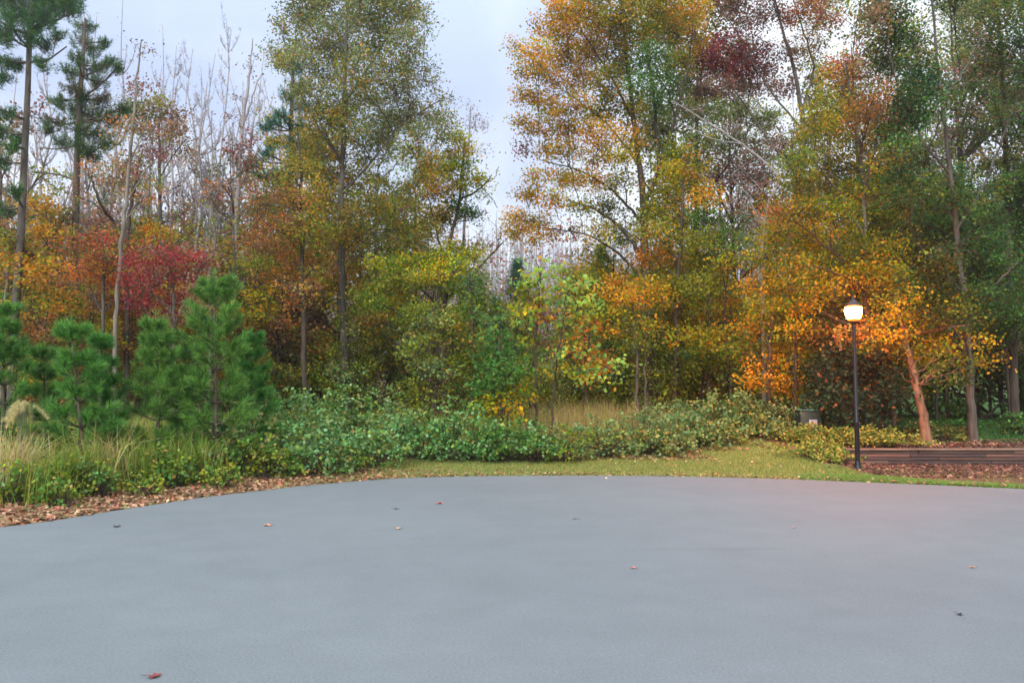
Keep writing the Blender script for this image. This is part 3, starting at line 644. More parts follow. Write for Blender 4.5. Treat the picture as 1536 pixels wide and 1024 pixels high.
broadleaf('oak_tree', 'big olive green oak with a tall grey trunk, largest tree left of the sky gap', 'tree', 26.5,
  [[(522, 592, 17), (517, 520, 15), (513, 430, 13), (511, 320, 11), (514, 220, 9), (518, 120, 8), (520, 20, 6), (522, -90, 3)],
   [(514, 300, 5), (560, 240, 4), (604, 180, 3), (634, 130, 1.5)], [(515, 240, 5), (470, 180, 4), (440, 120, 3), (424, 90, 1.5)], [(518, 160, 5), (560, 90, 4), (600, 30, 2)], [(512, 380, 5), (570, 330, 4), (620, 290, 2)], [(518, 120, 4), (480, 60, 3), (450, 20, 2)]],
  [(520, -70, 50, 'oak', 40), (480, -30, 50, 'oak', 40), (565, -25, 50, 'oak', 40), (455, 10, 34, 'oak', 30), (500, 18, 44, 'oak', 34), (548, 12, 42, 'oak', 34), (596, 10, 38, 'oak', 30), (625, 30, 22, 'oak', 24, .8), (428, 36, 16, 'oak', 18, .8),
   (470, 55, 40, 'oak', 28), (520, 62, 42, 'oak', 30), (568, 58, 40, 'oak', 30), (610, 62, 32, 'oak', 24), (640, 20, 12, 'oak', 16, .6), (420, 78, 20, 'oak', 18, .9), (446, 92, 30, 'oak', 22), (490, 104, 38, 'oak', 26), (536, 108, 38, 'oak', 26),
   (584, 104, 38, 'oak', 26), (626, 98, 26, 'oak', 22, .9), (418, 88, 12, 'oak', 14, .8), (470, 142, 38, 'oak', 24), (516, 150, 38, 'oak', 24), (566, 146, 38, 'oak', 26), (612, 140, 32, 'oak', 24), (648, 122, 14, 'oak', 14, .7), (478, 180, 38, 'oaklow', 24), (524, 190, 36, 'oak', 24),
   (574, 188, 36, 'oak', 24), (620, 180, 30, 'oak', 22), (650, 176, 20, 'oak', 18, .8), (668, 148, 12, 'oak', 12, .7), (470, 222, 40, 'oaklow', 24), (520, 232, 38, 'oaklow', 24, .9), (566, 222, 30, 'oak', 20, .9), (632, 218, 34, 'oak', 24, .9), (664, 190, 20, 'oak', 22, .8),
   (480, 264, 36, 'oaklow', 22, .9), (530, 272, 38, 'oaklow', 22, .9), (578, 290, 28, 'oak', 18, .8), (640, 254, 30, 'oaklow', 24, .8), (500, 305, 40, 'oaklow', 22, .9), (548, 318, 38, 'oaklow', 22), (600, 318, 34, 'oaklow', 22, .9), (640, 300, 28, 'oaklow', 22, .8),
   (520, 346, 40, 'oaklow', 22), (566, 356, 40, 'olive', 20), (612, 352, 34, 'oaklow', 20, .9), (500, 386, 36, 'russet', 20, .8), (548, 394, 36, 'oaklow', 20, .8), (596, 392, 36, 'olive', 18, .8), (640, 345, 24, 'oaklow', 18, .8)],
  'bark_grey', .1, 290, 39, 1.9, bare=.25)
broadleaf('bare_tree', 'small round leafless tree top standing against the sky right of the big olive oak', 'tree', 34,
  [[(690, 575, 6), (694, 400, 6), (700, 260, 5), (704, 200, 3), (706, 160, 1.5)]],
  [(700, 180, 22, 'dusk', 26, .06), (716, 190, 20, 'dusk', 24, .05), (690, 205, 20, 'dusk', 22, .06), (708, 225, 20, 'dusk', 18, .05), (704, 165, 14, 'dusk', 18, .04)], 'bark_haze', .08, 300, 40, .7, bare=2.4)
broadleaf('yellowing_tree', 'open crowned tree with yellow and green patches left of the sky gap', 'tree', 28,
  [[(652, 592, 12), (654, 500, 11), (662, 420, 9), (676, 360, 7), (688, 310, 6), (692, 260, 5), (698, 205, 2)], [(690, 300, 5), (712, 290, 4), (728, 276, 3), (738, 262, 1.5)], [(668, 395, 5), (650, 330, 3), (640, 280, 1.5)], [(728, 276, 2), (742, 268, 1.2), (748, 250, .8)], [(724, 282, 2), (740, 300, 1.2), (746, 312, .8)]],
  [(690, 208, 15, 'yellow', 10), (696, 224, 16, 'orange', 9, .8), (676, 236, 20, 'orange', 9), (668, 255, 26, 'yelgreen', 9), (696, 246, 14, 'olive', 8), (700, 276, 24, 'yelgreen', 9), (716, 270, 18, 'yellow', 8, .8), (660, 285, 22, 'orange', 10, .7), (700, 318, 22, 'green', 8),
   (676, 322, 28, 'orange', 10, .9), (650, 330, 26, 'oaklow', 12, .8), (640, 262, 18, 'oaklow', 10, .7), (686, 300, 18, 'green', 7, .7), (724, 290, 12, 'olive', 6, .5), (720, 318, 10, 'dusk', 6, .3)],
  'bark_dark', .11, 520, 41, 1.0, bare=.8)
broadleaf('layered_tree', 'small tree with flat layered yellow green sprays beside the leaning bare snag', 'tree', 25.5,
  [[(668, 592, 13), (664, 520, 12), (666, 460, 10), (672, 420, 6), (680, 388, 3)], [(667, 470, 7), (640, 440, 4), (600, 410, 2)], [(668, 450, 5), (700, 420, 3), (716, 400, 1.5)]],
  [(690, 372, 30, 'yellow', 6), (712, 384, 20, 'yelgreen', 7), (668, 384, 36, 'yellow', 7), (640, 392, 40, 'yelgreen', 8), (600, 398, 40, 'yelgreen', 8), (684, 400, 40, 'yelgreen', 8), (705, 414, 30, 'olive', 9), (655, 412, 40, 'yelgreen', 8), (570, 392, 30, 'yellow', 7, .8),
   (690, 430, 34, 'olive', 9), (715, 440, 18, 'olive', 9, .8), (620, 424, 36, 'oaklow', 9), (580, 420, 34, 'oaklow', 10, .9), (560, 450, 34, 'olive', 12, .8), (600, 456, 34, 'oaklow', 12, .8), (560, 480, 30, 'russet', 12, .7), (690, 480, 30, 'oaklow', 12, .8), (620, 480, 30, 'oaklow', 12, .7)],
  'bark_dark', .11, 540, 42, 1.1)
broadleaf('leaning_snag', 'thin leafless trunk leaning up to the right into the sky gap', 'dead tree', 29.5,
  [[(648, 590, 8), (662, 520, 7), (690, 450, 6), (716, 405, 5), (740, 378, 4), (756, 362, 2)], [(740, 378, 2), (752, 352, 1.2), (752, 336, .8)]],
  [(748, 352, 10, 'dusk', 12, .03)], 'bark_grey', .08, 200, 43, .3, bare=1)
broadleaf('vine_tree', 'dead trunk wrapped in climbing vine leaves left of the light green sapling', 'tree', 23.5,
  [[(706, 600, 9), (708, 520, 8), (706, 450, 6), (704, 410, 3)]],
  [(706, 430, 14, 'bramdull', 16), (700, 460, 18, 'olive', 16), (714, 480, 16, 'bramdull', 16), (704, 505, 20, 'oaklow', 16), (712, 530, 20, 'olive', 16), (706, 555, 22, 'oaklow', 16), (716, 578, 16, 'russet', 14, .7)], 'bark_dark', .11, 380, 44, .3)

# ---- centre
cedar('cedar_tree', 'grey green conical cedar in the middle of the sky gap', 776, 392, 560, 36, 80, 51, 'bluegreen')
cedar('cedar_tree', 'dark cedar left of the grey green conical one', 715, 420, 560, 33, 66, 52, 'dkgreen')
cedar('cedar_tree', 'small deep green cedar tucked between its taller neighbours', 744, 448, 560, 30, 56, 53, 'bluegreen')
cedar('cedar_tree', 'dark green cedar under the orange maple limbs', 905, 372, 560, 34, 84, 54, 'dkgreen')
broadleaf('tulip_sapling', 'light green sapling with big pale leaves turning orange in front of the wood', 'sapling', 19.2,
  [[(803, 628, 5), (803, 560, 4.5), (806, 480, 4), (812, 400, 2)], [(826, 626, 4), (832, 560, 4), (842, 500, 3), (856, 430, 1.5)], [(832, 560, 2), (862, 555, 1.8), (900, 555, 1)]],
  [(812, 398, 20, 'lime', 9, 1), (806, 418, 28, 'lime', 9), (790, 436, 24, 'yelgreen', 8), (832, 428, 26, 'lime', 9), (862, 424, 20, 'lime', 9), (850, 446, 32, 'lime', 9), (880, 456, 22, 'lime', 9), (812, 454, 32, 'yelgreen', 9), (784, 464, 20, 'yelgreen', 8), (836, 470, 30, 'fire', 8, .7), (866, 480, 26, 'lime', 9, .9),
   (800, 486, 28, 'lime', 9, .8), (842, 496, 26, 'olive', 9, .8), (884, 498, 18, 'fire', 8, .6), (812, 512, 24, 'yelgreen', 9, .7), (856, 530, 24, 'lime', 9, .8), (800, 545, 20, 'olive', 8, .6), (836, 560, 20, 'yelgreen', 8, .7), (880, 560, 26, 'lime', 9, 1), (910, 550, 22, 'lime', 8, .9), (900, 574, 20, 'lime', 8, .7), (925, 543, 12, 'lime', 7, .7)],
  'bark_dark', .13, 290, 55, .7, flat=.35)
broadleaf('leafy_sapling', 'bushy dark green sapling just left of the light green tulip sapling', 'sapling', 18.6,
  [[(752, 640, 5), (752, 560, 4), (750, 490, 2)], [(756, 636, 4), (768, 580, 3), (776, 540, 1)]],
  [(748, 484, 16, 'green', 12, .8), (742, 508, 24, 'green', 12), (760, 530, 28, 'green', 14), (736, 545, 28, 'green', 14), (764, 560, 30, 'green', 16), (742, 580, 34, 'green', 16), (770, 592, 26, 'orgreen', 16), (748, 612, 34, 'yelgreen', 16, .8)], 'bark_dark', .12, 360, 56, .7)
broadleaf('bronze_sapling', 'tiny understory maple with orange red leaves behind the light green sapling', 'sapling', 23,
  [[(880, 592, 5), (878, 520, 4), (872, 450, 2)]], [(868, 470, 30, 'orgreen', 14, .6), (885, 500, 32, 'fire', 14, .5), (860, 520, 30, 'fire', 14, .5), (890, 540, 30, 'fire', 12, .6), (870, 560, 30, 'orange', 12, .5)], 'bark_dark', .11, 300, 57, .8)

# ---- right of the gap
broadleaf('orange_maple', 'great orange maple with many dark rising limbs at the right side of the sky gap', 'tree', 26,
  [[(984, 592, 22), (980, 520, 20), (972, 440, 17), (966, 380, 15), (966, 310, 12), (958, 240, 10), (948, 160, 8), (938, 70, 6), (926, -60, 3)],
   [(968, 400, 9), (952, 366, 8), (928, 338, 6), (890, 312, 4), (850, 300, 2)], [(966, 312, 9), (990, 255, 7), (984, 180, 6), (974, 100, 5), (960, 20, 3), (955, -60, 2)], [(960, 250, 6), (925, 200, 4), (885, 165, 3), (850, 140, 1.5)],
   [(988, 250, 6), (1010, 190, 5), (1030, 110, 3), (1040, 30, 2)], [(950, 170, 5), (915, 110, 4), (880, 60, 3), (850, 10, 1.5)], [(966, 340, 6), (920, 285, 4), (870, 255, 3), (810, 240, 1.5)], [(972, 430, 6), (930, 380, 4), (880, 350, 3), (800, 340, 1.5)]],
  [(900, -50, 60, 'orgreen', 40), (980, -50, 60, 'orgreen', 40), (840, -40, 40, 'orange', 34), (845, 10, 28, 'orange', 22), (885, 6, 36, 'orange', 26), (930, 4, 40, 'orgreen', 28), (980, 8, 42, 'orgreen', 28), (1030, 6, 36, 'orange', 26), (818, 44, 20, 'orange', 16, .8), (850, 46, 30, 'orange', 20),
   (895, 44, 36, 'orange', 24), (944, 48, 38, 'orgreen', 24), (996, 48, 38, 'orgreen', 24), (1040, 50, 26, 'orange', 22), (776, 72, 14, 'orange', 10), (800, 80, 22, 'orange', 14), (836, 84, 30, 'orange', 18), (880, 84, 34, 'orange', 20), (926, 88, 34, 'orgreen', 22), (976, 88, 34, 'green', 20, .9), (1016, 90, 30, 'orgreen', 20, .9),
   (792, 106, 18, 'orange', 12), (824, 116, 28, 'orange', 15), (868, 122, 32, 'orange', 17), (914, 126, 34, 'orgreen', 20), (964, 128, 30, 'green', 18, .8), (1006, 128, 28, 'green', 18, .9), (786, 146, 18, 'orange', 12), (816, 150, 26, 'orange', 14), (858, 158, 30, 'orange', 15), (902, 164, 32, 'orgreen', 16), (948, 168, 28, 'orgreen', 16, .7),
   (786, 190, 18, 'orange', 13, .8), (818, 188, 26, 'orange', 14), (858, 194, 30, 'orange', 14), (902, 200, 32, 'orange', 15), (946, 206, 28, 'orange', 15, .7), (784, 218, 14, 'dusk', 10, .7), (812, 222, 20, 'orange', 10, .7), (850, 226, 28, 'orange', 13), (894, 234, 30, 'orange', 14), (936, 240, 26, 'orgreen', 13, .8),
   (806, 262, 22, 'orange', 9), (844, 266, 30, 'orange', 11), (884, 270, 32, 'orange', 12), (926, 274, 28, 'orgreen', 13, .8), (790, 292, 24, 'orange', 10), (826, 298, 28, 'orange', 11), (870, 306, 24, 'orgreen', 12, .7), (916, 310, 28, 'olive', 14, .9), (770, 326, 20, 'orange', 9, .9), (800, 330, 30, 'orange', 10),
   (776, 350, 24, 'orange', 9), (806, 352, 26, 'orange', 10, .9), (856, 344, 30, 'redor', 12, .4), (898, 344, 26, 'orgreen', 13, .8), (936, 350, 26, 'olive', 14, .8), (980, 330, 30, 'olive', 18, .7), (1005, 225, 26, 'olive', 16, .7), (990, 160, 24, 'green', 16, .7)],
  'bark_dark', .1, 400, 61, 1.9, bare=.25)
broadleaf('yellow_green_tree', 'dense young tree of yellow green leaves right of the orange maple trunk', 'tree', 23.4,
  [[(1012, 596, 8), (1014, 500, 8), (1018, 400, 7), (1024, 300, 5), (1028, 230, 2)], [(1062, 594, 6), (1064, 500, 5), (1062, 420, 4), (1058, 340, 2)], [(1096, 594, 5), (1090, 500, 4), (1084, 400, 2)]],
  [(1026, 236, 20, 'yelgreen', 14), (1008, 256, 24, 'yelgreen', 14), (1044, 262, 26, 'yelgreen', 14), (992, 284, 26, 'yelgreen', 14), (1028, 288, 32, 'orgreen', 15), (1064, 294, 26, 'yelgreen', 14, .9), (984, 314, 26, 'yelgreen', 14), (1016, 320, 34, 'yelgreen', 16), (1056, 326, 32, 'green', 15), (978, 348, 28, 'orgreen', 14),
   (1010, 354, 34, 'yelgreen', 16), (1050, 360, 34, 'olive', 16), (1086, 356, 24, 'green', 14, .7), (976, 384, 28, 'orange', 14), (1012, 390, 34, 'orgreen', 16), (1052, 396, 34, 'olive', 16), (1092, 392, 26, 'yelgreen', 14, .6), (1000, 426, 34, 'orgreen', 16), (1042, 432, 34, 'olive', 16), (1080, 430, 28, 'yelgreen', 14, .8),
   (1020, 466, 34, 'yelgreen', 15), (1060, 470, 34, 'yelgreen', 15), (1100, 462, 28, 'yelgreen', 14, .8), (1036, 504, 34, 'yelgreen', 14), (1076, 508, 34, 'yelgreen', 14), (1050, 540, 36, 'olive', 13, .9), (1090, 545, 30, 'olive', 13, .8), (1000, 540, 28, 'olive', 12, .6)],
  'bark_dark', .1, 330, 62, 1.5)
broadleaf('golden_sapling', 'low tree with a small orange gold canopy over two thin stems beside the maple trunk', 'tree', 22.6,
  [[(954, 596, 6), (956, 540, 5), (952, 480, 4), (946, 430, 2)], [(966, 596, 4), (968, 520, 3), (972, 450, 1.5)]],
  [(914, 430, 22, 'fire', 10), (936, 424, 28, 'orange', 10), (966, 428, 30, 'orange', 11), (925, 446, 28, 'orange', 10), (956, 446, 30, 'orange', 10, .9), (985, 446, 24, 'orange', 11, .9), (930, 475, 26, 'orgreen', 10, .6), (972, 478, 26, 'orgreen', 11, .6), (920, 500, 26, 'orange', 11, .4), (960, 515, 28, 'olive', 10, .5), (975, 555, 30, 'olive', 10, .4)],
  'bark_grey', .1, 330, 63, .9)
broadleaf('gum_tree', 'tree with dull crimson leaves high behind the orange maple, its forked limbs bare below', 'tree', 29,
  [[(1170, 592, 15), (1172, 480, 14), (1180, 380, 12), (1196, 290, 10), (1206, 200, 9), (1196, 120, 7), (1178, 60, 5), (1160, -10, 3), (1150, -60, 2)], [(1206, 170, 5), (1222, 100, 4), (1206, 50, 3), (1190, 0, 2)], [(1198, 270, 5), (1160, 220, 4), (1120, 160, 3), (1080, 110, 1.5)], [(1206, 200, 4), (1150, 130, 3), (1120, 80, 2), (1100, 30, 1)]],
  [(1080, -40, 50, 'dusk', 34), (1160, -40, 55, 'dusk', 34), (1230, -30, 45, 'dusk', 34), (1078, 14, 30, 'redor', 22, .6), (1118, 18, 32, 'dusk', 24, .8), (1160, 22, 30, 'dusk', 22, .6), (1206, 20, 30, 'redor', 24, .8), (1240, 16, 24, 'redor', 22, .8), (1060, 76, 26, 'crimson', 16, .9), (1096, 66, 30, 'crimson', 16), (1126, 76, 28, 'crimson', 16, .9), (1046, 92, 18, 'crimson', 12, .9),
   (1074, 104, 28, 'crimson', 14), (1110, 98, 30, 'crimson', 14), (1142, 96, 24, 'crimson', 15, .8), (1040, 128, 26, 'dusk', 14, .9), (1076, 134, 30, 'dusk', 15), (1118, 128, 30, 'dusk', 15, .8), (1156, 132, 26, 'dusk', 15, .6), (1180, 80, 22, 'dusk', 18, .5), (1216, 66, 24, 'russet', 20, .6), (1030, 168, 26, 'oak', 15), (1068, 172, 30, 'oak', 16), (1106, 168, 30, 'oak', 16, .9), (1146, 176, 26, 'oak', 16, .7),
   (1050, 206, 30, 'oak', 15, .9), (1090, 206, 30, 'oak', 15, .7), (1036, 240, 22, 'oak', 12, .6), (1176, 210, 26, 'dusk', 16, .5)],
  'bark_grey', .1, 380, 64, 1.6, bare=.7)
broadleaf('dead_tree', 'dead tree whose pale grey branches slant up to the left across the oak leaves', 'dead tree', 24,
  [[(1146, 592, 7), (1144, 480, 7), (1142, 380, 6), (1150, 300, 6), (1176, 268, 5), (1140, 236, 4), (1100, 208, 3.5), (1060, 184, 3), (1010, 152, 2)], [(1120, 222, 2.5), (1070, 210, 2), (1020, 184, 1.2)], [(1142, 340, 3), (1120, 290, 2), (1100, 270, 1.2)], [(1142, 360, 3), (1170, 320, 2), (1200, 300, 1)]],
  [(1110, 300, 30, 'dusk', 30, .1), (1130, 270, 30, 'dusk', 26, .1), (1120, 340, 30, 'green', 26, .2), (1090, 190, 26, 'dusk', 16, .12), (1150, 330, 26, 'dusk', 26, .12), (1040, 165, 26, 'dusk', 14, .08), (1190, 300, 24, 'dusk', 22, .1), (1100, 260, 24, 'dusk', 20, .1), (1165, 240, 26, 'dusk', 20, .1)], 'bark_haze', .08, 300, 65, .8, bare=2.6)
broadleaf('willow_oak', 'tall orange to yellow green tree with pale forked limbs rising directly behind the lamp', 'tree', 21.5,
  [[(1300, 640, 11), (1300, 540, 10), (1298, 420, 8), (1297, 330, 7), (1296, 270, 6), (1288, 210, 6), (1276, 140, 4), (1268, 90, 2)], [(1296, 280, 7), (1312, 220, 5), (1326, 160, 3), (1334, 110, 1.5)], [(1298, 350, 6), (1260, 290, 4), (1220, 240, 2)], [(1298, 420, 6), (1240, 370, 4), (1190, 330, 2)], [(1300, 500, 6), (1240, 470, 4), (1170, 440, 2)], [(1299, 460, 5), (1340, 400, 3), (1370, 350, 1.5)]],
  [(1262, 96, 20, 'redor', 14, .8), (1248, 120, 24, 'fire', 15, .8), (1284, 112, 24, 'russet', 15, .9), (1240, 145, 26, 'orgreen', 15), (1276, 142, 30, 'russet', 16), (1310, 140, 24, 'russet', 16, .8), (1222, 172, 26, 'orgreen', 15, .8), (1258, 174, 32, 'orange', 16), (1298, 176, 32, 'russet', 17), (1208, 204, 26, 'orgreen', 15, .9),
   (1244, 206, 32, 'orgreen', 17), (1286, 212, 34, 'orgreen', 18), (1324, 206, 26, 'orange', 17, .9), (1200, 240, 30, 'olive', 16), (1238, 244, 34, 'oaklow', 18), (1282, 250, 34, 'orgreen', 19, .9), (1322, 246, 28, 'orange', 18, .9), (1196, 278, 32, 'oaklow', 17), (1236, 284, 36, 'orgreen', 18), (1280, 292, 34, 'yelgreen', 19, .9), (1322, 290, 30, 'yelgreen', 19, .9),
   (1170, 312, 32, 'russet', 16, .8), (1208, 318, 36, 'orgreen', 18), (1252, 324, 38, 'yelgreen', 19), (1298, 332, 36, 'olive', 19), (1336, 330, 24, 'yelgreen', 18, .8), (1160, 350, 34, 'orange', 17, .8), (1200, 358, 38, 'yelgreen', 18), (1246, 366, 40, 'yelgreen', 19), (1294, 374, 38, 'olive', 19), (1334, 372, 26, 'yelgreen', 18, .9),
   (1150, 390, 34, 'orgreen', 16, .8), (1190, 398, 38, 'orgreen', 17, .9), (1236, 408, 38, 'yelgreen', 18), (1284, 414, 38, 'yelgreen', 19), (1330, 412, 30, 'orgreen', 18), (1140, 430, 34, 'orange', 15, .9), (1178, 438, 36, 'orgreen', 15, .8), (1232, 444, 32, 'orgreen', 16, .8), (1330, 448, 30, 'orgreen', 16)],
  'bark_grey', .09, 360, 66, 1.7, bare=.3)
broadleaf('orange_beech', 'low spreading tree with layered orange leaves between the hedge row and the lamp', 'tree', 21.2,
  [[(1152, 598, 7), (1154, 540, 6), (1158, 480, 4), (1160, 450, 2)], [(1190, 600, 5), (1194, 540, 4), (1196, 490, 2)]],
  [(1132, 462, 30, 'orgreen', 10, .9), (1164, 470, 32, 'yelgreen', 10), (1196, 462, 26, 'orange', 10, .7), (1124, 492, 30, 'orange', 9), (1160, 496, 34, 'orgreen', 10), (1192, 494, 26, 'yelgreen', 10, .8), (1130, 522, 34, 'orgreen', 9), (1170, 522, 34, 'orange', 9), (1200, 524, 24, 'yelgreen', 10, .8), (1150, 546, 36, 'orange', 9), (1184, 550, 30, 'orgreen', 9),
   (1140, 570, 34, 'orange', 8), (1176, 576, 30, 'orange', 8), (1104, 520, 24, 'olive', 10, .8), (1164, 590, 26, 'orange', 8, .8)], 'bark_dark', .1, 340, 67, 1.0)
broadleaf('magnolia', 'round dark glossy magnolia bush behind the lamp post', 'bush', 20.6,
  [[(1286, 645, 8), (1284, 600, 6), (1280, 550, 3)]],
  [(1240, 500, 26, 'russet', 16, .7), (1270, 510, 30, 'russet', 18, .6), (1310, 516, 28, 'russet', 16, .7), (1246, 530, 28, 'magnolia', 18), (1284, 536, 32, 'magnolia', 20), (1322, 540, 26, 'magnolia', 18), (1232, 560, 28, 'magnolia', 20), (1266, 568, 36, 'magnolia', 24), (1306, 572, 34, 'magnolia', 24), (1336, 576, 22, 'magnolia', 18, .9), (1236, 596, 30, 'magnolia', 22),
   (1272, 606, 38, 'magnolia', 24), (1312, 608, 32, 'magnolia', 24), (1250, 626, 32, 'magnolia', 18), (1290, 632, 34, 'magnolia', 16), (1326, 630, 24, 'magnolia', 16)], 'bark_dark', .12, 420, 68, .8, mat='shrub')
broadleaf('leaning_maple', 'maple with orange leaves on a thick trunk leaning left, lit by the lamp', 'tree', 19.9,
  [[(1388, 652, 17), (1382, 610, 15), (1372, 570, 14), (1364, 535, 12), (1356, 500, 9), (1348, 470, 5), (1342, 445, 2)], [(1358, 505, 5), (1396, 496, 4), (1430, 490, 3), (1460, 486, 1.5)]],
  [(1322, 478, 22, 'fire', 11), (1350, 470, 28, 'orange', 12), (1384, 472, 28, 'orange', 12), (1312, 500, 24, 'fire', 10), (1342, 498, 32, 'orange', 12), (1378, 498, 34, 'orange', 12), (1412, 492, 30, 'orange', 12), (1444, 486, 26, 'orgreen', 12, .8), (1330, 522, 28, 'fire', 10, .9), (1366, 524, 34, 'orange', 11), (1402, 520, 32, 'orange', 11), (1438, 516, 30, 'orange', 11),
   (1470, 516, 22, 'orange', 11, .7), (1384, 542, 28, 'orange', 9, .7), (1420, 542, 30, 'orgreen', 10, .9), (1452, 540, 26, 'fire', 10, .9), (1478, 544, 18, 'orange', 9, .7), (1420, 462, 28, 'orgreen', 12, .7), (1410, 560, 26, 'dkolive', 14, .8), (1440, 575, 26, 'dkgreen', 14, .7), (1330, 548, 24, 'dkolive', 12, .8), (1404, 448, 34, 'dkolive', 16), (1350, 446, 30, 'orgreen', 14), (1455, 465, 30, 'dkolive', 14)],
  'bark_red', .1, 260, 69, 1.4, twig=.6)
broadleaf('short_trunk_tree', 'dark reddish stemmed small tree half hidden between magnolia and leaning maple', 'tree', 21.8,
  [[(1341, 655, 10), (1338, 610, 9), (1336, 560, 7), (1340, 510, 3)]],
  [(1350, 560, 26, 'dkolive', 16, .8), (1335, 530, 26, 'dkgreen', 16, .8), (1362, 590, 24, 'dkolive', 16, .6), (1380, 560, 28, 'dkgreen', 18, .5)], 'bark_red', .11, 300, 70, .8)
broadleaf('dark_oak', 'tall dark green oak whose reddish foot stands behind the timber wall at right', 'tree', 20.4,
  [[(1460, 664, 15), (1457, 600, 13), (1452, 520, 12), (1444, 430, 10), (1434, 350, 9), (1428, 290, 8), (1418, 200, 6), (1408, 110, 5), (1398, 0, 4), (1394, -70, 2)],
   [(1434, 350, 5), (1470, 290, 4), (1500, 220, 3), (1520, 160, 1.5)], [(1426, 270, 5), (1390, 220, 4), (1362, 170, 3), (1340, 110, 2), (1332, 60, 1)], [(1452, 480, 5), (1490, 430, 4), (1530, 390, 2)], [(1446, 440, 5), (1410, 400, 3), (1370, 360, 2)], [(1412, 160, 4), (1450, 100, 3), (1480, 40, 2)]],
  [(1330, 8, 26, 'dkolive', 20), (1334, -40, 36, 'dkolive', 30), (1340, 40, 26, 'dkolive', 18), (1310, 30, 22, 'brown', 18, .7), (1362, 66, 24, 'dkolive', 16), (1326, 72, 24, 'dkolive', 16), (1346, 96, 28, 'dkolive', 15), (1376, 90, 20, 'dkolive', 13, .9), (1390, 112, 24, 'green', 14), (1366, 124, 28, 'dkgreen', 14), (1400, 136, 24, 'bluegreen', 14), (1376, 150, 30, 'dkgreen', 14),
   (1350, 150, 22, 'dkgreen', 13), (1420, 150, 24, 'dkgreen', 12, .9), (1360, 180, 28, 'dkgreen', 14), (1340, 200, 24, 'dkgreen', 14), (1384, 178, 22, 'dkgreen', 12, .8), (1354, 224, 28, 'dkgreen', 15), (1382, 236, 24, 'dkolive', 14), (1352, 262, 28, 'dkgreen', 15), (1384, 272, 26, 'dkolive', 14), (1416, 274, 24, 'dkolive', 12, .8), (1370, 300, 28, 'dkolive', 14, .8),
   (1344, 300, 22, 'dkgreen', 14), (1410, 306, 28, 'dkolive', 14, .8), (1448, 296, 28, 'dkolive', 13, .8), (1484, 286, 26, 'dkolive', 14, .8), (1360, 336, 26, 'dkolive', 14, .6), (1440, 332, 26, 'dkgreen', 14, .7), (1480, 324, 30, 'dkgreen', 14, .8), (1384, 372, 26, 'dkolive', 14, .8), (1420, 384, 26, 'dkolive', 13), (1456, 364, 28, 'dkgreen', 15), (1490, 362, 30, 'dkgreen', 16),
   (1376, 404, 30, 'dkolive', 15), (1414, 414, 34, 'dkolive', 16), (1456, 404, 34, 'dkgreen', 18), (1500, 400, 34, 'dkgreen', 18), (1380, 440, 32, 'dkolive', 16), (1424, 448, 34, 'dkolive', 16), (1470, 446, 36, 'dkgreen', 18), (1400, 470, 26, 'dkolive', 14, .7), (1446, 480, 26, 'dkolive', 14, .6)],
  'bark_grey', .095, 440, 71, 1.8, bare=.2)
broadleaf('sparse_oak', 'tree of small olive leaves full of sky holes at the upper right corner', 'tree', 23,
  [[(1524, 655, 14), (1520, 540, 13), (1514, 420, 12), (1510, 300, 10), (1508, 180, 8), (1500, 60, 6), (1496, -60, 3)], [(1508, 200, 5), (1470, 150, 3), (1440, 110, 2)], [(1506, 140, 5), (1540, 90, 3), (1560, 50, 2)], [(1512, 330, 5), (1560, 270, 4), (1590, 220, 2)]],
  [(1420, -20, 40, 'dkolive', 30, .8), (1490, -30, 50, 'dkolive', 34, .8), (1560, -20, 50, 'dkolive', 34), (1430, 24, 28, 'oak', 16, .6), (1468, 18, 30, 'oak', 18, .8), (1510, 20, 30, 'dkolive', 18, .8), (1550, 30, 30, 'dkgreen', 22), (1450, 56, 28, 'oak', 15, .7), (1490, 60, 30, 'dkolive', 16, .7), (1532, 64, 28, 'dkgreen', 17), (1440, 88, 24, 'oak', 13, .7), (1476, 98, 28, 'dkolive', 14, .8),
   (1516, 100, 28, 'dkolive', 15, .9), (1556, 100, 28, 'dkgreen', 20), (1448, 128, 24, 'dkolive', 12, .7), (1486, 138, 28, 'dkgreen', 13, .8), (1524, 138, 26, 'dkolive', 14, .9), (1460, 168, 22, 'dkolive', 11, .8), (1500, 172, 24, 'dkolive', 11, .9), (1532, 182, 22, 'dkgreen', 13), (1466, 196, 24, 'dkgreen', 11, .8), (1486, 204, 18, 'dkolive', 10, .7), (1530, 216, 20, 'dkolive', 12, .8),
   (1516, 244, 28, 'dkolive', 11, .9), (1478, 250, 22, 'dkolive', 10, .5), (1538, 262, 24, 'dkgreen', 14), (1510, 276, 28, 'dkgreen', 13, .9), (1534, 300, 26, 'dkgreen', 16), (1530, 340, 30, 'dkgreen', 20), (1536, 380, 34, 'dkgreen', 22), (1520, 430, 36, 'dkgreen', 24), (1540, 470, 36, 'dkgreen', 24), (1500, 480, 34, 'dkgreen', 20), (1580, 300, 50, 'dkgreen', 50), (1590, 180, 45, 'dkgreen', 50), (1600, 420, 50, 'dkgreen', 60)],
  'bark_dark', .09, 400, 72, 1.8, bare=.3)
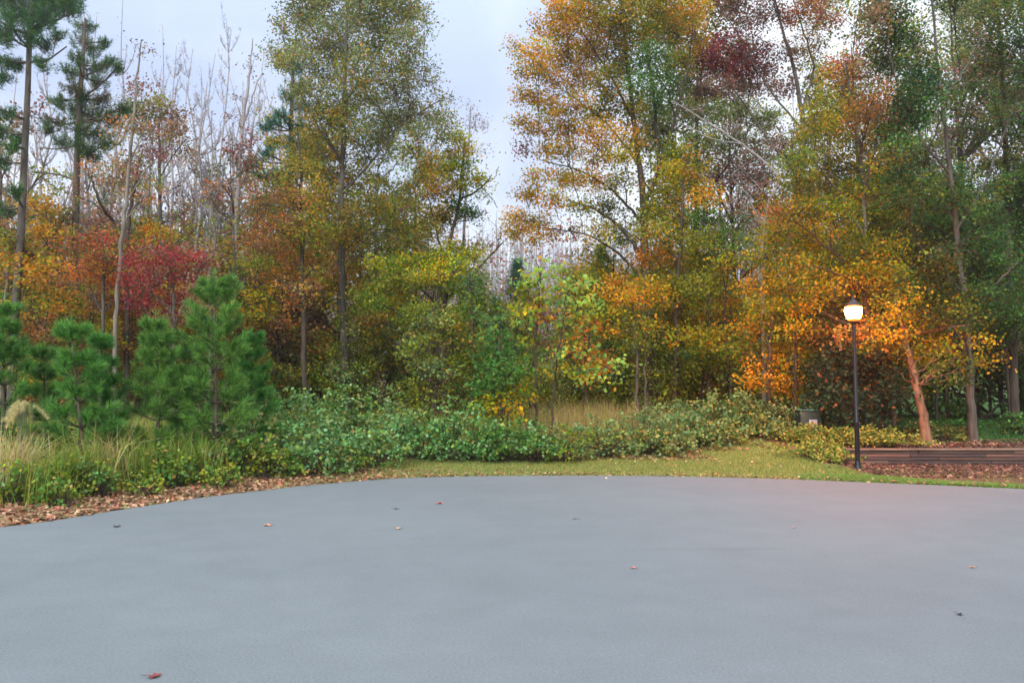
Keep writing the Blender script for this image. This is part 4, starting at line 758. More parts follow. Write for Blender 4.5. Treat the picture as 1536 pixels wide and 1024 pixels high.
# ------------------------------------------------------------------ YOUNG PINES
young_pine('young pine cut by the left edge of the photo', 4, 448, 13.6, 58, 81)
young_pine('bright green young pine with a forked top, standing second from the left edge', 122, 486, 13.2, 66, 82, lean=-16)
young_pine('small young pine whose tuft leans against the forked one', 158, 500, 14.0, 46, 83, lean=-8)
young_pine('young pine of middle height between the forked one and the tallest', 236, 474, 14.3, 56, 84, lean=-2)
young_pine('tallest young pine, standing in front of the crimson maple', 322, 412, 14.8, 84, 85, lean=0)
young_pine('low young pine half buried in tall grass behind the plume grass', 66, 520, 14.6, 50, 86)
young_pine('dark low young pine in the gap just left of the tallest one', 278, 520, 15.6, 50, 87)
young_pine('low young pine fading into the bramble right of the tallest one', 376, 500, 16.2, 52, 88)

# ------------------------------------------------------------------ SHRUBS (bramble hedge, golden shrubs)
def shrub(name, label, px, top, Y, wpx, seed, pal, group, leaf=.085, dens=420, mat='shrub', foot=None, stems=True, flat=.7, cat='shrub'):
    rs = np.random.default_rng(seed); x = at(px, 600, Y)[0]; g0 = gz(x, Y); base = np.array([x, Y, g0])
    H = at(px, top, Y)[2] - g0; W = wpx * Y / FPX * .5; T = Tubes()
    n = max(40, int(W * H * 60 + W * W * 40)); u = rs.normal(size=(n, 3)); u[:, 2] = np.abs(u[:, 2]); u /= np.linalg.norm(u, axis=1)[:, None]
    az = np.arctan2(u[:, 1], u[:, 0]); ph = rs.uniform(0, 6.28, 3)
    lump = 1 + .16 * np.sin(3 * az + ph[0]) + .12 * np.sin(5 * az + 4 * u[:, 2] + ph[1]) + .1 * np.sin(9 * u[:, 2] + 2 * az + ph[2])
    rr = rs.uniform(.35, 1, n) ** .45 * lump
    tc = base + u * rr[:, None] * np.array([W, W * .85, H * .88]) + np.array([0, 0, .08])
    if stems:
        k = rs.choice(n, min(n, 70), replace=False); f0 = base + np.stack([rs.normal(size=len(k)) * W * .2, rs.normal(size=len(k)) * W * .2, np.full(len(k), -.03)], 1)
        T.sticks(f0, f0 + (tc[k] - f0) * 1.06, .008, .003)
        m = max(6, int(W * 12)); kk = rs.choice(n, m); e0 = tc[kk]; e1 = e0 + unit(m, .9, rs) * rs.uniform(.12, .3, m)[:, None]; T.sticks(e0, e1, .004, .0015)
    nl = int(dens * (W * H * 2.3 + W * W * 1.6) * (.085 / leaf) ** 2); k = rs.integers(0, n, nl)
    C = tc[k] + rs.normal(size=(nl, 3)) * np.array([.08, .08, .08 * flat]) * (leaf / .085) ** .5
    C[:, 2] = np.maximum(C[:, 2], g0 + .01)
    if stems: C = np.concatenate([C, np.repeat(e1, 6, 0) + rs.normal(size=(m * 6, 3)) * .05])
    V, F = kites(C, leaf, leaf * .75, 1.1, rs)
    pals = pal if isinstance(pal, tuple) else (pal,); ch = rs.integers(0, len(pals), n)[np.r_[k, np.repeat(kk, 6)] if stems else k]; c = np.zeros((len(C), 3))
    for i_, pn in enumerate(pals): mm = ch == i_; c[mm] = colors(pn, int(mm.sum()), rs, .14)
    o = empty(name, base, label, cat, group)
    T.build('stems', M['bark_dark'], o, base); mesh_from('foliage', V - base, F, M[mat], c, o)
    return o
HG = 'brambles of the long hedge row'
hedge = [ # px, top, Y, width, palette, label
 (352, 600, 15.2, 110, ('bramble', 'bramdull'), 'bramble mound at the foot of the tallest young pine'),
 (412, 586, 17.0, 120, 'bramble', 'tall bramble mound just right of the young pines, below the russet tree'),
 (470, 584, 18.6, 130, 'bramble', 'bramble mound crowning the hedge below the big oak trunk'),
 (528, 580, 19.4, 120, ('bramble', 'green'), 'bramble mound with pale top shoots directly right of the big oak foot'),
 (590, 606, 18.6, 110, ('bramble', 'bramdull'), 'lower bramble mound in the dip of the hedge'),
 (470, 630, 15.6, 150, ('bramble', 'bramdull'), 'broad low bramble in the front row where the verge narrows'),
 (560, 640, 16.9, 130, 'bramble', 'rounded bramble in the front row below the layered tree'),
 (640, 622, 18.4, 120, 'bramble', 'bramble in the front row left of the brightest bramble'),
 (698, 606, 18.2, 130, 'bramble', 'brightest blue green bramble, below the vine wrapped trunk'),
 (752, 634, 18.0, 110, ('bramble', 'green'), 'bramble at the foot of the dark green sapling'),
 (806, 636, 17.9, 100, ('bramble', 'green'), 'bramble at the foot of the light green tulip sapling'),
 (852, 642, 18.0, 90, ('olive', 'bramdull'), 'yellowish bramble in front of the tan sedge'),
 (910, 634, 18.8, 110, ('bramdull', 'weed'), 'dull weedy shrub right of the tan sedge'),
 (968, 616, 19.6, 120, 'bramdull', 'grey green shrub below the golden low canopy'),
 (1030, 604, 20.2, 130, 'bramdull', 'grey green shrub below the yellow green tree'),
 (1092, 596, 20.8, 130, ('bramdull', 'weed'), 'tallest grey green shrub at the right part of the hedge'),
 (1146, 606, 21.0, 110, 'bramdull', 'grey green shrub below the layered orange leaves'),
 (1000, 640, 18.9, 110, ('bramdull', 'weed'), 'low weedy shrub in front of the grey green shrubs'),
 (1076, 640, 19.9, 100, ('bramdull', 'weed'), 'low weedy shrub where the lawn rises'),
 (1156, 636, 20.2, 76, ('weed', 'bramdull'), 'brownish weedy shrub left of the golden shrubs'),
]
for i, (px, tp_, Y, w, pal, lab) in enumerate(hedge): shrub('bramble', lab, px, tp_ - (10 if tp_ < 625 else 4), Y, w, 200 + i, pal, HG)
low = [(60, 690, 11.6, 90), (140, 684, 12.4, 90), (230, 672, 13.4, 100), (310, 668, 14.0, 100), (395, 664, 14.8, 90), (180, 640, 14.2, 110), (290, 620, 15.4, 90), (100, 640, 14.4, 110), (20, 640, 12.6, 90)]
low += [(24, 700, 11.2, 60), (100, 728, 11.2, 64), (152, 694, 12.1, 56), (222, 716, 12.4, 70), (262, 684, 13.3, 54), (336, 704, 13.5, 74), (426, 672, 15.1, 80), (516, 678, 15.8, 90)]
ll = ['low weedy shrub under the plume grass', 'low weedy shrub below the forked young pine', 'low weedy shrub between plume grass and tallest pine, nearest the road', 'low weedy shrub in front of the tallest young pine', 'low weedy shrub at the left end of the bramble row',
      'leafy shrub between two young pines behind the tall grass', 'leafy shrub left of the tallest pine foot', 'leafy shrub behind the plume grass', 'leafy shrub at the left edge behind tall grass',
      'lowest ragged weed nearest the left edge', 'lowest ragged weed below the green grass clump', 'lowest ragged weed below the straw coloured clump', 'lowest ragged weed left of the tallest pine, by the litter', 'lowest ragged weed right under the bending straws', 'lowest ragged weed in front of the tallest pine, by the litter', 'dark green fringe weed at the left end of the bramble row', 'dark green fringe weed before the second bramble front']
for i, ((px, tp_, Y, w), lab) in enumerate(zip(low, ll)): shrub('weedy_shrub', lab, px, tp_, Y, w, 240 + i, ('green', 'bramble', 'olive')if i % 2 else ('olive', 'green', 'tallgrass'), 'weedy shrubs under the young pines', dens=330, leaf=.085 if i < 9 else .06)
gold = [(1192, 650, 19.9, 60, 'golden green shrub at the left end of its bed'), (1222, 646, 19.6, 66, 'golden green shrub below the utility box'), (1216, 668, 18.2, 74, 'golden green shrub nearest the lawn'), (1256, 650, 19.3, 70, 'golden green shrub just left of the lamp post'),
        (1250, 682, 17.6, 56, 'small golden green shrub lowest in the bed'), (1300, 652, 18.9, 64, 'golden green shrub right behind the lamp post'), (1340, 654, 18.85, 70, 'golden green shrub spilling over the timber wall'), (1398, 640, 20.9, 76, 'dull green shrub between the leaning trunk and the upright reddish trunk')]
for i, (px, tp_, Y, w, lab) in enumerate(gold):
    shrub('golden_shrub' if i < 7 else 'green_shrub', lab, px, tp_ - (5 if i < 7 else 0), Y, w * 1.3, 260 + i, 'juniper' if i < 7 else ('dkolive', 'weed'), 'golden shrubs by the lamp' if i < 7 else None, leaf=.07, dens=470, flat=.5)
for i, (px, tp_, Y, w, lab) in enumerate([(1530, 618, 22.5, 70, 'dark shrub on the lawn at the right edge'), (1440, 632, 25, 60, 'dark shrub on the lawn behind the reddish trunk'), (1240, 622, 24.5, 60, 'dark shrub right of the utility box'), (1176, 590, 23.8, 50, 'green shrub left of the utility box')]):
    shrub('dark_shrub', lab, px, tp_, Y, w, 280 + i, ('dkgreen', 'green'), None, leaf=.09, dens=380)

# ------------------------------------------------------------------ BACKGROUND TREES (prototypes + copies)
def proto(name, label, group, px, Y, top, wpx, pals, seed, nb=22, bark='bark_dark', bare=.3, dens=230, leaf=.13, low_=.18, cat='tree'):
    rs = np.random.default_rng(seed)
    g = 592 + 1.3 * FPX / Y; H = g - top; st = [[(px, g, max(5, H * .022)), (px + rs.uniform(-6, 6), g - H * .5, H * .014), (px + rs.uniform(-10, 10), top + H * .04, 1.5)]]
    for k in range(3):
        z = g - H * rs.uniform(.3, .6); s_ = rs.choice([-1, 1]); st.append([(px, z, H * .008), (px + s_ * wpx * .25, z - H * .15, 2), (px + s_ * wpx * .42, z - H * .27, 1)])
    bl = []
    for k in range(nb):
        f = low_ + (1 - low_) * (k + rs.uniform(0, 1)) / nb; hw = wpx * .5 * (1 - abs((f - .55) / .5) ** 2.2 * .6)
        r = wpx * rs.uniform(.13, .22); bl.append((px + rs.uniform(-1, 1) * hw * .8, g - H * f, r, pals[rs.integers(0, len(pals))], r * rs.uniform(.45, .8), rs.uniform(.6, 1)))
    return broadleaf(name, label, cat, Y, st, bl, bark, leaf, dens, seed, wpx * Y / FPX * .35, group, 1.6, bare=bare, tuft=30)
def scatter(src, spots, labels=None):
    for i, (px, Y, s_) in enumerate(spots):
        o = src if i == 0 else copy_tree(src)
        if i and labels: o['label'] = labels[i]
        x = at(px, 600, Y)[0]; o.location = (x, Y, gz(x, Y) - .05); o.scale = (s_, s_, s_ * random.uniform(.9, 1.1)); o.rotation_euler = (0, 0, random.uniform(0, 6.28))
def uspots(lo, hi, n, y0, y1, s0, s1, seed):
    q = random.Random(seed); return [(lo + (hi - lo) * (i + q.uniform(.1, .9)) / n, q.uniform(y0, y1), q.uniform(s0, s1)) for i in range(n)]
bgA = 'orange brown understory trees of the left wood'
scatter(proto('understory_tree', 'orange brown understory tree among the trunks of the left wood', bgA, 60, 30, 330, 170, ['russet', 'orange', 'russet', 'oaklow'], 301), uspots(-120, 440, 15, 25.5, 36, .7, 1.1, 1))
scatter(proto('understory_tree', 'yellow brown understory tree deep in the left wood', 'yellow brown understory trees of the left wood', 60, 32, 350, 160, ['brown', 'oaklow', 'orgreen'], 302), uspots(-160, 620, 12, 30, 42, .8, 1.3, 2))
scatter(proto('understory_tree', 'dull green understory tree behind the bramble hedge', 'dull green understory trees behind the hedge', 480, 30, 440, 130, ['weed', 'oaklow', 'olive', 'bramdull'], 303, low_=.12), uspots(370, 1160, 24, 22.5, 31, .45, .85, 3))
scatter(proto('understory_tree', 'dusky pink understory tree far behind the layered tree', 'dusky pink understory trees in the middle distance', 560, 34, 420, 130, ['dusk', 'russet', 'brown'], 304, low_=.15), uspots(330, 1000, 13, 32, 44, .6, .95, 4))
scatter(proto('understory_tree', 'golden understory tree behind the right part of the hedge', 'golden understory trees behind the right part of the hedge', 1000, 30, 330, 160, ['orange', 'yelgreen', 'orgreen', 'olive'], 305, low_=.15), uspots(860, 1260, 12, 25, 36, .6, 1.0, 5))
scatter(proto('shade_tree', 'dark green tree in the shaded wood beyond the right lawn', 'dark green trees beyond the right lawn', 1450, 32, 330, 180, ['dkgreen', 'dkolive', 'dkgreen', 'green'], 306, low_=.12, dens=270), uspots(1230, 1760, 13, 27, 40, .8, 1.25, 6))
scatter(proto('oak_tree', 'tall olive brown tree in the second row of the right wood', 'tall trees in the second row of the right wood', 1100, 34, 40, 230, ['oaklow', 'olive', 'dusk', 'oak'], 307, nb=34, low_=.35, bare=.6, dens=120), uspots(1010, 1700, 8, 30, 40, .8, 1.15, 7))
scatter(proto('oak_tree', 'tall olive tree behind the big olive oak', 'tall trees behind the big olive oak', 560, 36, 190, 190, ['oaklow', 'oak', 'dusk'], 308, nb=26, low_=.35, bare=.6, dens=160), [(470, 34, .95), (560, 37, .95), (620, 33, .8), (395, 36, .65)])
# bare stand
def bare_proto(label, group, px, Y, top, wpx, seed, name='bare_tree'):
    rs = np.random.default_rng(seed); T = Tubes(); x = at(px, 600, Y)[0]; g0 = gz(x, Y); base = np.array([x, Y, g0]); H = at(px, top, Y)[2] - g0; W = wpx * Y / FPX * .5
    P = np.array([[x + rs.uniform(-.03, .03) * H * f, Y + rs.uniform(-.02, .02) * H * f, g0 - .1 + H * f] for f in np.linspace(0, 1, 9)]); P = resample(P, 24); T.path(P, np.linspace(.0068 * H, .01, 24), 6)
    for k in range(30):
        f = rs.uniform(.22, .97); a = rs.uniform(0, 6.28); p = P[int(f * 23)]; l = W * (1.15 - f * .75) * rs.uniform(.6, 1.1); hd = np.array([math.cos(a), math.sin(a), 0])
        br = bez(p, p + hd * l * .7 + [0, 0, l * .5], p + hd * l + [0, 0, l * rs.uniform(1.2, 2.2)], 10); T.path(br, np.linspace(.006 * H * (1.1 - f), .006, 10), 4)
        m = 16; t = rs.integers(3, 10, m); d = unit(m, 1.2, rs); d[:, 2] = np.abs(d[:, 2]) + .3; e = br[t] + d * rs.uniform(.25, .8, m)[:, None] * l * .45; T.sticks(br[t], e, .008, .003)
        m2 = 100; j = rs.integers(0, m, m2); s_ = br[t][j] + (e[j] - br[t][j]) * rs.uniform(.3, 1, m2)[:, None]; d = unit(m2, 1, rs); d[:, 2] = np.abs(d[:, 2]); T.sticks(s_, s_ + d * rs.uniform(.1, .35, m2)[:, None] * l * .4, .005, .002)
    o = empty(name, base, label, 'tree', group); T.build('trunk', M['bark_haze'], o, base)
    C = P[-8:][rs.integers(0, 8, 60)] + rs.normal(size=(60, 3)) * W * .12; V, F = kites(C, .06, .04, .5, rs); mesh_from('last_leaves', V - base, F, M['leaf'], colors('dusk', 60, rs), o)
    return o
gB = 'pale bare trees standing against the sky at upper left'
lb = 'thin pale bare tree among the leafless stand against the sky'
scatter(bare_proto(lb, gB, 300, 38, 120, 90, 321), [(160, 40, .95), (236, 44, 1.12), (262, 38, .9), (288, 42, 1.15), (312, 37, .96), (336, 40, 1.1), (395, 42, 1.1), (60, 42, .95), (10, 38, .9), (90, 36, .8), (428, 44, 1.0), (218, 36, .75)])
scatter(bare_proto(lb, gB, 330, 40, 110, 70, 322), [(205, 42, 1.0), (250, 40, 1.0), (276, 45, 1.2), (300, 38, .95), (324, 44, 1.2), (350, 38, .95), (372, 45, 1.15), (386, 39, .95), (140, 38, .8), (34, 45, 1.0), (410, 38, .85), (-30, 40, 1.0), (110, 44, 1.0), (180, 44, 1.05)])
scatter(bare_proto(lb, gB, 350, 42, 120, 60, 325), uspots(-20, 440, 30, 36, 48, .7, 1.15, 21))
scatter(proto('sparse_tree', 'tall sparse brown leaved tree in front of the pale bare stand', 'tall sparse brown trees of the left wood', 100, 33, 210, 150, ['brown', 'dusk', 'russet', 'oaklow'], 309, nb=26, bark='bark_grey', bare=1.6, dens=95, low_=.3), uspots(-80, 450, 16, 29, 42, .8, 1.15, 22))
gC = 'slim bare trees behind the crowns of the right wood'
scatter(bare_proto('slim bare tree showing between the crowns of the right wood', gC, 1120, 36, 130, 90, 323), [(1110, 36, .8), (1136, 40, .95), (1090, 42, .9), (1165, 38, 1.0), (1210, 38, 1.0), (1380, 40, 1.1), (1420, 36, 1.0), (1470, 40, 1.1), (1250, 40, 1.1)])
gD = 'small bare trees in the sky gap'
scatter(bare_proto('small bare tree low in the sky gap', gD, 740, 44, 330, 70, 324), [(690, 44, .9), (712, 50, .85), (732, 46, .8), (668, 46, 1.0), (820, 50, .9), (850, 46, .9), (640, 44, 1.1)])
# trunks of the wood behind the understory
def trunk_proto(label, group, seed, mat, px=300, Y=30, H=9):
    rs = np.random.default_rng(seed); T = Tubes(); x = at(px, 600, Y)[0]; g0 = gz(x, Y); base = np.array([x, Y, g0])
    P = np.array([[x + f * rs.uniform(-.3, .3), Y + f * rs.uniform(-.3, .3), g0 - .1 + H * f] for f in np.linspace(0, 1, 7)]); P = resample(P, 20); T.path(P, np.linspace(.12, .04, 20), 7)
    C = []
    for k in range(14):
        f = rs.uniform(.3, 1); p = P[int(f * 19)]; a = rs.uniform(0, 6.28); e = p + np.array([math.cos(a), math.sin(a), .6]) * rs.uniform(.5, 1.6); T.sticks([p], [e], .02, .006); C.append(e + rs.normal(size=(90, 3)) * [.4, .4, .2])
    C = np.concatenate(C); V, F = kites(C, .12, .085, 1, rs); o = empty('slim_tree', base, label, 'tree', group); T.build('trunk', M[mat], o, base)
    mesh_from('crown', V - base, F, M['leaf'], colors('brown' if seed % 2 else 'oaklow', len(C), rs), o); return o
scatter(trunk_proto('slim dark trunked tree deep in the wood behind the hedge', 'slim dark trunked trees deep in the wood', 331, 'bark_dark'), uspots(-100, 1230, 16, 27, 42, .6, 1.0, 11))
scatter(trunk_proto('slim pale trunked tree deep in the left wood', 'slim pale trunked trees deep in the left wood', 332, 'bark_pale'), uspots(-80, 660, 11, 26, 40, .6, 1.0, 12))
scatter(trunk_proto('slim dark trunked tree on the shaded ground beyond the right lawn', 'slim dark trunked trees beyond the right lawn', 333, 'bark_dark'), [(1420, 30, .6), (1486, 30, .55), (1514, 27, .5), (1532, 31, .6), (1404, 29, .5), (1570, 30, .7), (1350, 30, .6)])

# distant wooded ridge, one mass
rs = np.random.default_rng(55); T = Tubes(); n = 3400
a = rs.uniform(-.85, .85, n); r_ = rs.uniform(70, 165, n); x = r_ * np.sin(a); y = r_ * np.cos(a); z = ground(x, y); Ht = rs.uniform(10, 17, n)
B0 = np.stack([x, y, z - .2], 1); B1 = B0 + np.stack([rs.normal(size=n) * .5, rs.normal(size=n) * .3, Ht], 1); T.sticks(B0, B1, rs.uniform(.06, .16, n), .02)
k = rs.integers(0, n, 30000); t = rs.uniform(.3, 1, 30000)[:, None]; q = B0[k] + (B1[k] - B0[k]) * t; d = unit(30000, .8, rs); d[:, 2] = np.abs(d[:, 2]); T.sticks(q, q + d * rs.uniform(.8, 2.4, 30000)[:, None], .025, .012)
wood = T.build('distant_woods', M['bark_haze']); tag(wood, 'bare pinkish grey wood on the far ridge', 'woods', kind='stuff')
k = rs.integers(0, n, 60000); q = B0[k] + (B1[k] - B0[k]) * rs.uniform(.1, .95, 60000)[:, None] + rs.normal(size=(60000, 3)) * [1, 1, .8]
V, F = kites(q, .42, .32, .5, rs); pz = np.array(['dusk', 'brown', 'russet', 'oak', 'dusk', 'brown'])[rs.integers(0, 6, n)][k]; c = np.zeros((60000, 3))
for pn in set(pz): mm = pz == pn; c[mm] = colors(pn, int(mm.sum()), rs)
mesh_from('foliage', V, F, M['leaf'], c, wood)

# ------------------------------------------------------------------ GRASS, WEEDS, LITTER (uncountable)
def sample_band(n, x0, x1, y0, y1, fn, rs):
    out = []
    tot = 0
    while tot < n:
        x = rs.uniform(x0, x1, 40000); y = rs.uniform(y0, y1, 40000); d = edge_dist(x, y); w = fn(x, y, d); k = rs.uniform(size=40000) < w; q = np.stack([x[k], y[k]], 1); out.append(q); tot += len(q)
    return np.concatenate(out)[:n]
def blades(name, P, h, w, pal, rs, lean=.5, label=None, cat=None, mat='grass', bend=.5, group=None, parent=None, base=None, hv=None):
    n = len(P); z = ground(P[:, 0], P[:, 1]) - .01; hh = h * rs.uniform(.5, 1.2, n) * (hv if hv is not None else 1); a = rs.uniform(0, 6.28, n); l = np.abs(rs.normal(size=n)) * lean
    d = np.stack([np.cos(a), np.sin(a), np.zeros(n)], 1); s_ = np.stack([-np.sin(a), np.cos(a), np.zeros(n)], 1); B = np.stack([P[:, 0], P[:, 1], z], 1)
    sw = (w * rs.uniform(.6, 1.3, n))[:, None]; th = rs.uniform(0, 6.28, n); s_ = np.stack([np.cos(th), np.sin(th), np.zeros(n)], 1)
    m1 = B + d * (l * hh * .3)[:, None] + np.array([0, 0, 1]) * (hh * .6)[:, None]; tp = B + d * (l * hh * (.7 + bend))[:, None] + np.array([0, 0, 1]) * (hh * (1 - .25 * np.minimum(l, 1.5)))[:, None]
    V = np.stack([B - s_ * sw, B + s_ * sw, m1 + s_ * sw * .8, m1 - s_ * sw * .8, tp + s_ * sw * .1, tp - s_ * sw * .1], 1).reshape(-1, 3)
    b = np.arange(n)[:, None] * 6; F = np.concatenate([b + [[0, 1, 2, 3]], b + [[3, 2, 4, 5]]], 0); c = colors(pal, n, rs) if isinstance(pal, str) else pal; c = np.concatenate([c, c])
    if base is not None: V = V - base
    return mesh_from(name, V, F, M[mat], c, parent)
rs = np.random.default_rng(77)
P = sample_band(90000, -4.5, 10, 11, 21, lambda x, y, d: (d > .03) * (d < 3.2 + np.sin(x * 1.7) * .4 + 2.6 * np.exp(-((x - 5.6) / 1.1) ** 2)) * (1 - .96 * (x > 6.9) * (d > .5)) * sst(-4.5, -1.5, x) * (1 - sst(17.0, 17.2, y) * (x > 6.7)) * np.where(x > 6.3, 1, .75), rs)
gsel = rs.uniform(size=len(P)) < sst(6.0, 8.0, P[:, 0] + rs.normal(size=len(P)) * .8); c = np.where(gsel[:, None], colors('turfg', len(P), rs), colors('turf', len(P), rs))
o = blades('verge_grass', P, .065, .004, c, rs, .7); tag(o, 'short verge grass along the asphalt edge', 'grass', kind='stuff')
P = sample_band(30000, 5.5, 16, 10, 17.4, lambda x, y, d: (d > .02) * (d < .5 + .08 * np.sin(x * 2)), rs)
o = blades('verge_turf', P, .07, .004, 'turfg', rs, .7); tag(o, 'bright green strip of turf in front of the timber wall', 'grass', kind='stuff')
P = sample_band(36000, 8, 24, 20, 34, lambda x, y, d: 1.0 * (x > 9 + (y - 20) * .1), rs)
o = blades('lawn_grass', P, .09, .012, 'dkgreen', rs, .6); tag(o, 'shaded green lawn beyond the timber wall', 'grass', kind='stuff')
# rough edge: short weeds + tall grass at left
P = sample_band(14000, -11, -.6, 9.0, 16.5, lambda x, y, d: sst(.9, 1.7, d) * (1 - sst(4.2, 6, d)) * (1 - sst(-3.0, -.6, x)) * (.35 + .65 * (np.sin(x * 3.1 + y * 1.3) + np.sin(x * 1.3 - y * 2.2) > .1)), rs)
o = blades('tall_grass', P, .42, .006, 'tallgrass', rs, .6, hv=.6 + .6 * np.clip(np.sin(P[:, 0] * 2.7) * np.sin(P[:, 1] * 3.3 + P[:, 0]), 0, 1)); tag(o, 'tall unmown grass and weeds below the young pines', 'grass', kind='stuff')
P = sample_band(2600, -.4, 5.0, 19.4, 22.5, lambda x, y, d: np.exp(-((x - 2.1) / 1.2) ** 2) * (.3 + .7 * (np.sin(x * 5) * np.sin(y * 4 + x) > -.2)), rs)
o = blades('sedge_grass', P, 1.2, .006, 'sedge', rs, .45); tag(o, 'feathery tan sedge behind the yellowish bramble', 'grass', kind='stuff')
P = sample_band(34000, -14, 9, 19, 30, lambda x, y, d: (d > 5.6) * (x < 7.2) * .6 * (np.sin(x * 1.1 + y) + np.sin(x * 2.3 - y * 1.7) > -.4), rs)
o = blades('woodland_weeds', P, .8, .01, 'weed', rs, .6); tag(o, 'rank weeds and seedlings on the floor of the wood', 'weeds', kind='stuff')
# individual tall grass clumps at the left
tg = [(22, 628, 11.6, .30, 'rusty tall grass clump at the very left edge'), (66, 668, 11.4, .26, 'green tall grass clump under the plume grass'), (128, 640, 12.3, .26, 'tan tall grass clump below the forked young pine'), (166, 628, 12.9, .28, 'tallest straw coloured grass clump, right of the forked young pine'),
      (206, 640, 13.2, .26, 'tall grass clump left of the middle young pine foot'), (262, 636, 13.8, .28, 'tall grass clump with bending straws left of the tallest pine'), (304, 640, 14.0, .26, 'tall grass clump in front of the tallest pine foot'), (92, 652, 12.0, .24, 'yellow green grass clump between plume grass and forked pine')]
for i, (px, tp_, Y, w, lab) in enumerate(tg):
    r2_ = np.random.default_rng(400 + i); x = at(px, 600, Y)[0]; g0 = gz(x, Y); H = at(px, tp_, Y)[2] - g0; n = 190
    Pp = np.stack([x + r2_.normal(size=n) * w * .55, Y + r2_.normal(size=n) * w * .5], 1); base = np.array([x, Y, g0])
    o = empty('grass_clump', base, lab, 'grass clump', 'tall grass clumps on the left bank')
    blades('blades', Pp, H * .92, .006, 'sedge' if i in (0, 3) else 'tallgrass', r2_, .5, parent=o, base=base)
# plume grass
r2_ = np.random.default_rng(431); Y = 12.3; x = at(38, 600, Y)[0]; g0 = gz(x, Y); base = np.array([x, Y, g0]); H = at(38, 602, Y)[2] - g0
pg = empty('plume_grass', base, 'plume grass with drooping cream seed heads at the left edge', 'plume grass'); T = Tubes(); VV, FF, CC, nv = [], [], [], 0
for k in range(13):
    a = r2_.uniform(0, 6.28); l = r2_.uniform(.06, .26); top = base + [math.cos(a) * l * .5, math.sin(a) * l * .4, H * r2_.uniform(.9, 1.02)]; tip = top + [math.cos(a) * (.12 + l * .4), math.sin(a) * .12, -.12 - r2_.uniform(0, .12)]
    br = bez(base + [math.cos(a) * .06, math.sin(a) * .06, 0], top - [0, 0, .1], top, 8); T.path(br, np.linspace(.006, .003, 8), 4); q = bez(top, top + (tip - top) * .4 + [0, 0, .06], tip, 14); T.path(q, np.linspace(.003, .0015, 14), 3)
    D = np.repeat([[math.cos(a) * .3, math.sin(a) * .3, -.8]], 14, 0); V, F, c3 = needles(q, D, 24, .07, .004, r2_, .45, 'plume'); VV.append(V); FF.append(F + nv); CC.append(c3); nv += len(V)
T.build('stalks', M['bark_pale'], pg, base); mesh_from('plumes', np.concatenate(VV) - base, np.concatenate(FF), M['grass'], np.concatenate(CC), pg)
blades('blades', np.stack([x + r2_.normal(size=420) * .16, Y + r2_.normal(size=420) * .14], 1), H * .62, .007, 'plume', r2_, .5, parent=pg, base=base)

# leaf litter
def litter(name, P, size, pal, label, up=.02):
    n = len(P); C = np.stack([P[:, 0], P[:, 1], np.maximum(ground(P[:, 0], P[:, 1]), 0 if name in ('edge_litter', 'verge_litter') else -1) + rs.uniform(.006, up, n)], 1); V, F = kites(C, size, size * .75, 5, rs)
    return tag(mesh_from(name, V, F, M['dry'], colors(pal, n, rs, .18)), label, 'leaf litter', kind='stuff')
P = sample_band(15000, -13, 0.5, 5, 16.5, lambda x, y, d: sst(-.12, .15, d) * (1 - sst(1.3, 2.1, d)) * (1 - .93 * sst(-5.0, -.6, x)) , rs)
litter('edge_litter', P, .075, 'litter', 'fallen brown leaves heaped along the left road edge', .035)
P = sample_band(5000, -1.0, 4.6, 16, 20, lambda x, y, d: np.exp(-((d - 3.0) / .45) ** 2) * (.25 + .75 * (np.sin(x * 2.2 + .4) > 0)), rs)
litter('hedge_litter', P, .08, 'litter', 'fallen leaves drifted under the hedge', .04)
P = sample_band(1500, -3, 16, 12, 17.5, lambda x, y, d: (d > -.03) * np.exp(-((d - .08) / .12) ** 2) + .04 * (d > 0) + .012 * np.exp(-(np.minimum(d, 0) / .35) ** 2) * (d < 0), rs)
litter('verge_litter', P, .065, 'litter', 'scattered leaves on the verge', .05)
P = sample_band(16000, 6.2, 17, 15.5, 21.2, lambda x, y, d: ((y < WY - .05) * sst(.45, .6, d) * sst(6.4, 7.0, x) + (y > WY + .25) * (x > 7.6) * (y < WY + 2.6)) * 1.0, rs)
litter('bed_mulch', P, .07, 'mulch', 'leaf strewn mulch bed at the timber wall', .03)
P = sample_band(12000, -16, 12, 19, 34, lambda x, y, d: .5 + 0 * x, rs)
litter('woodland_litter', P, .13, 'litter', 'brown leaves on the floor of the wood', .05)

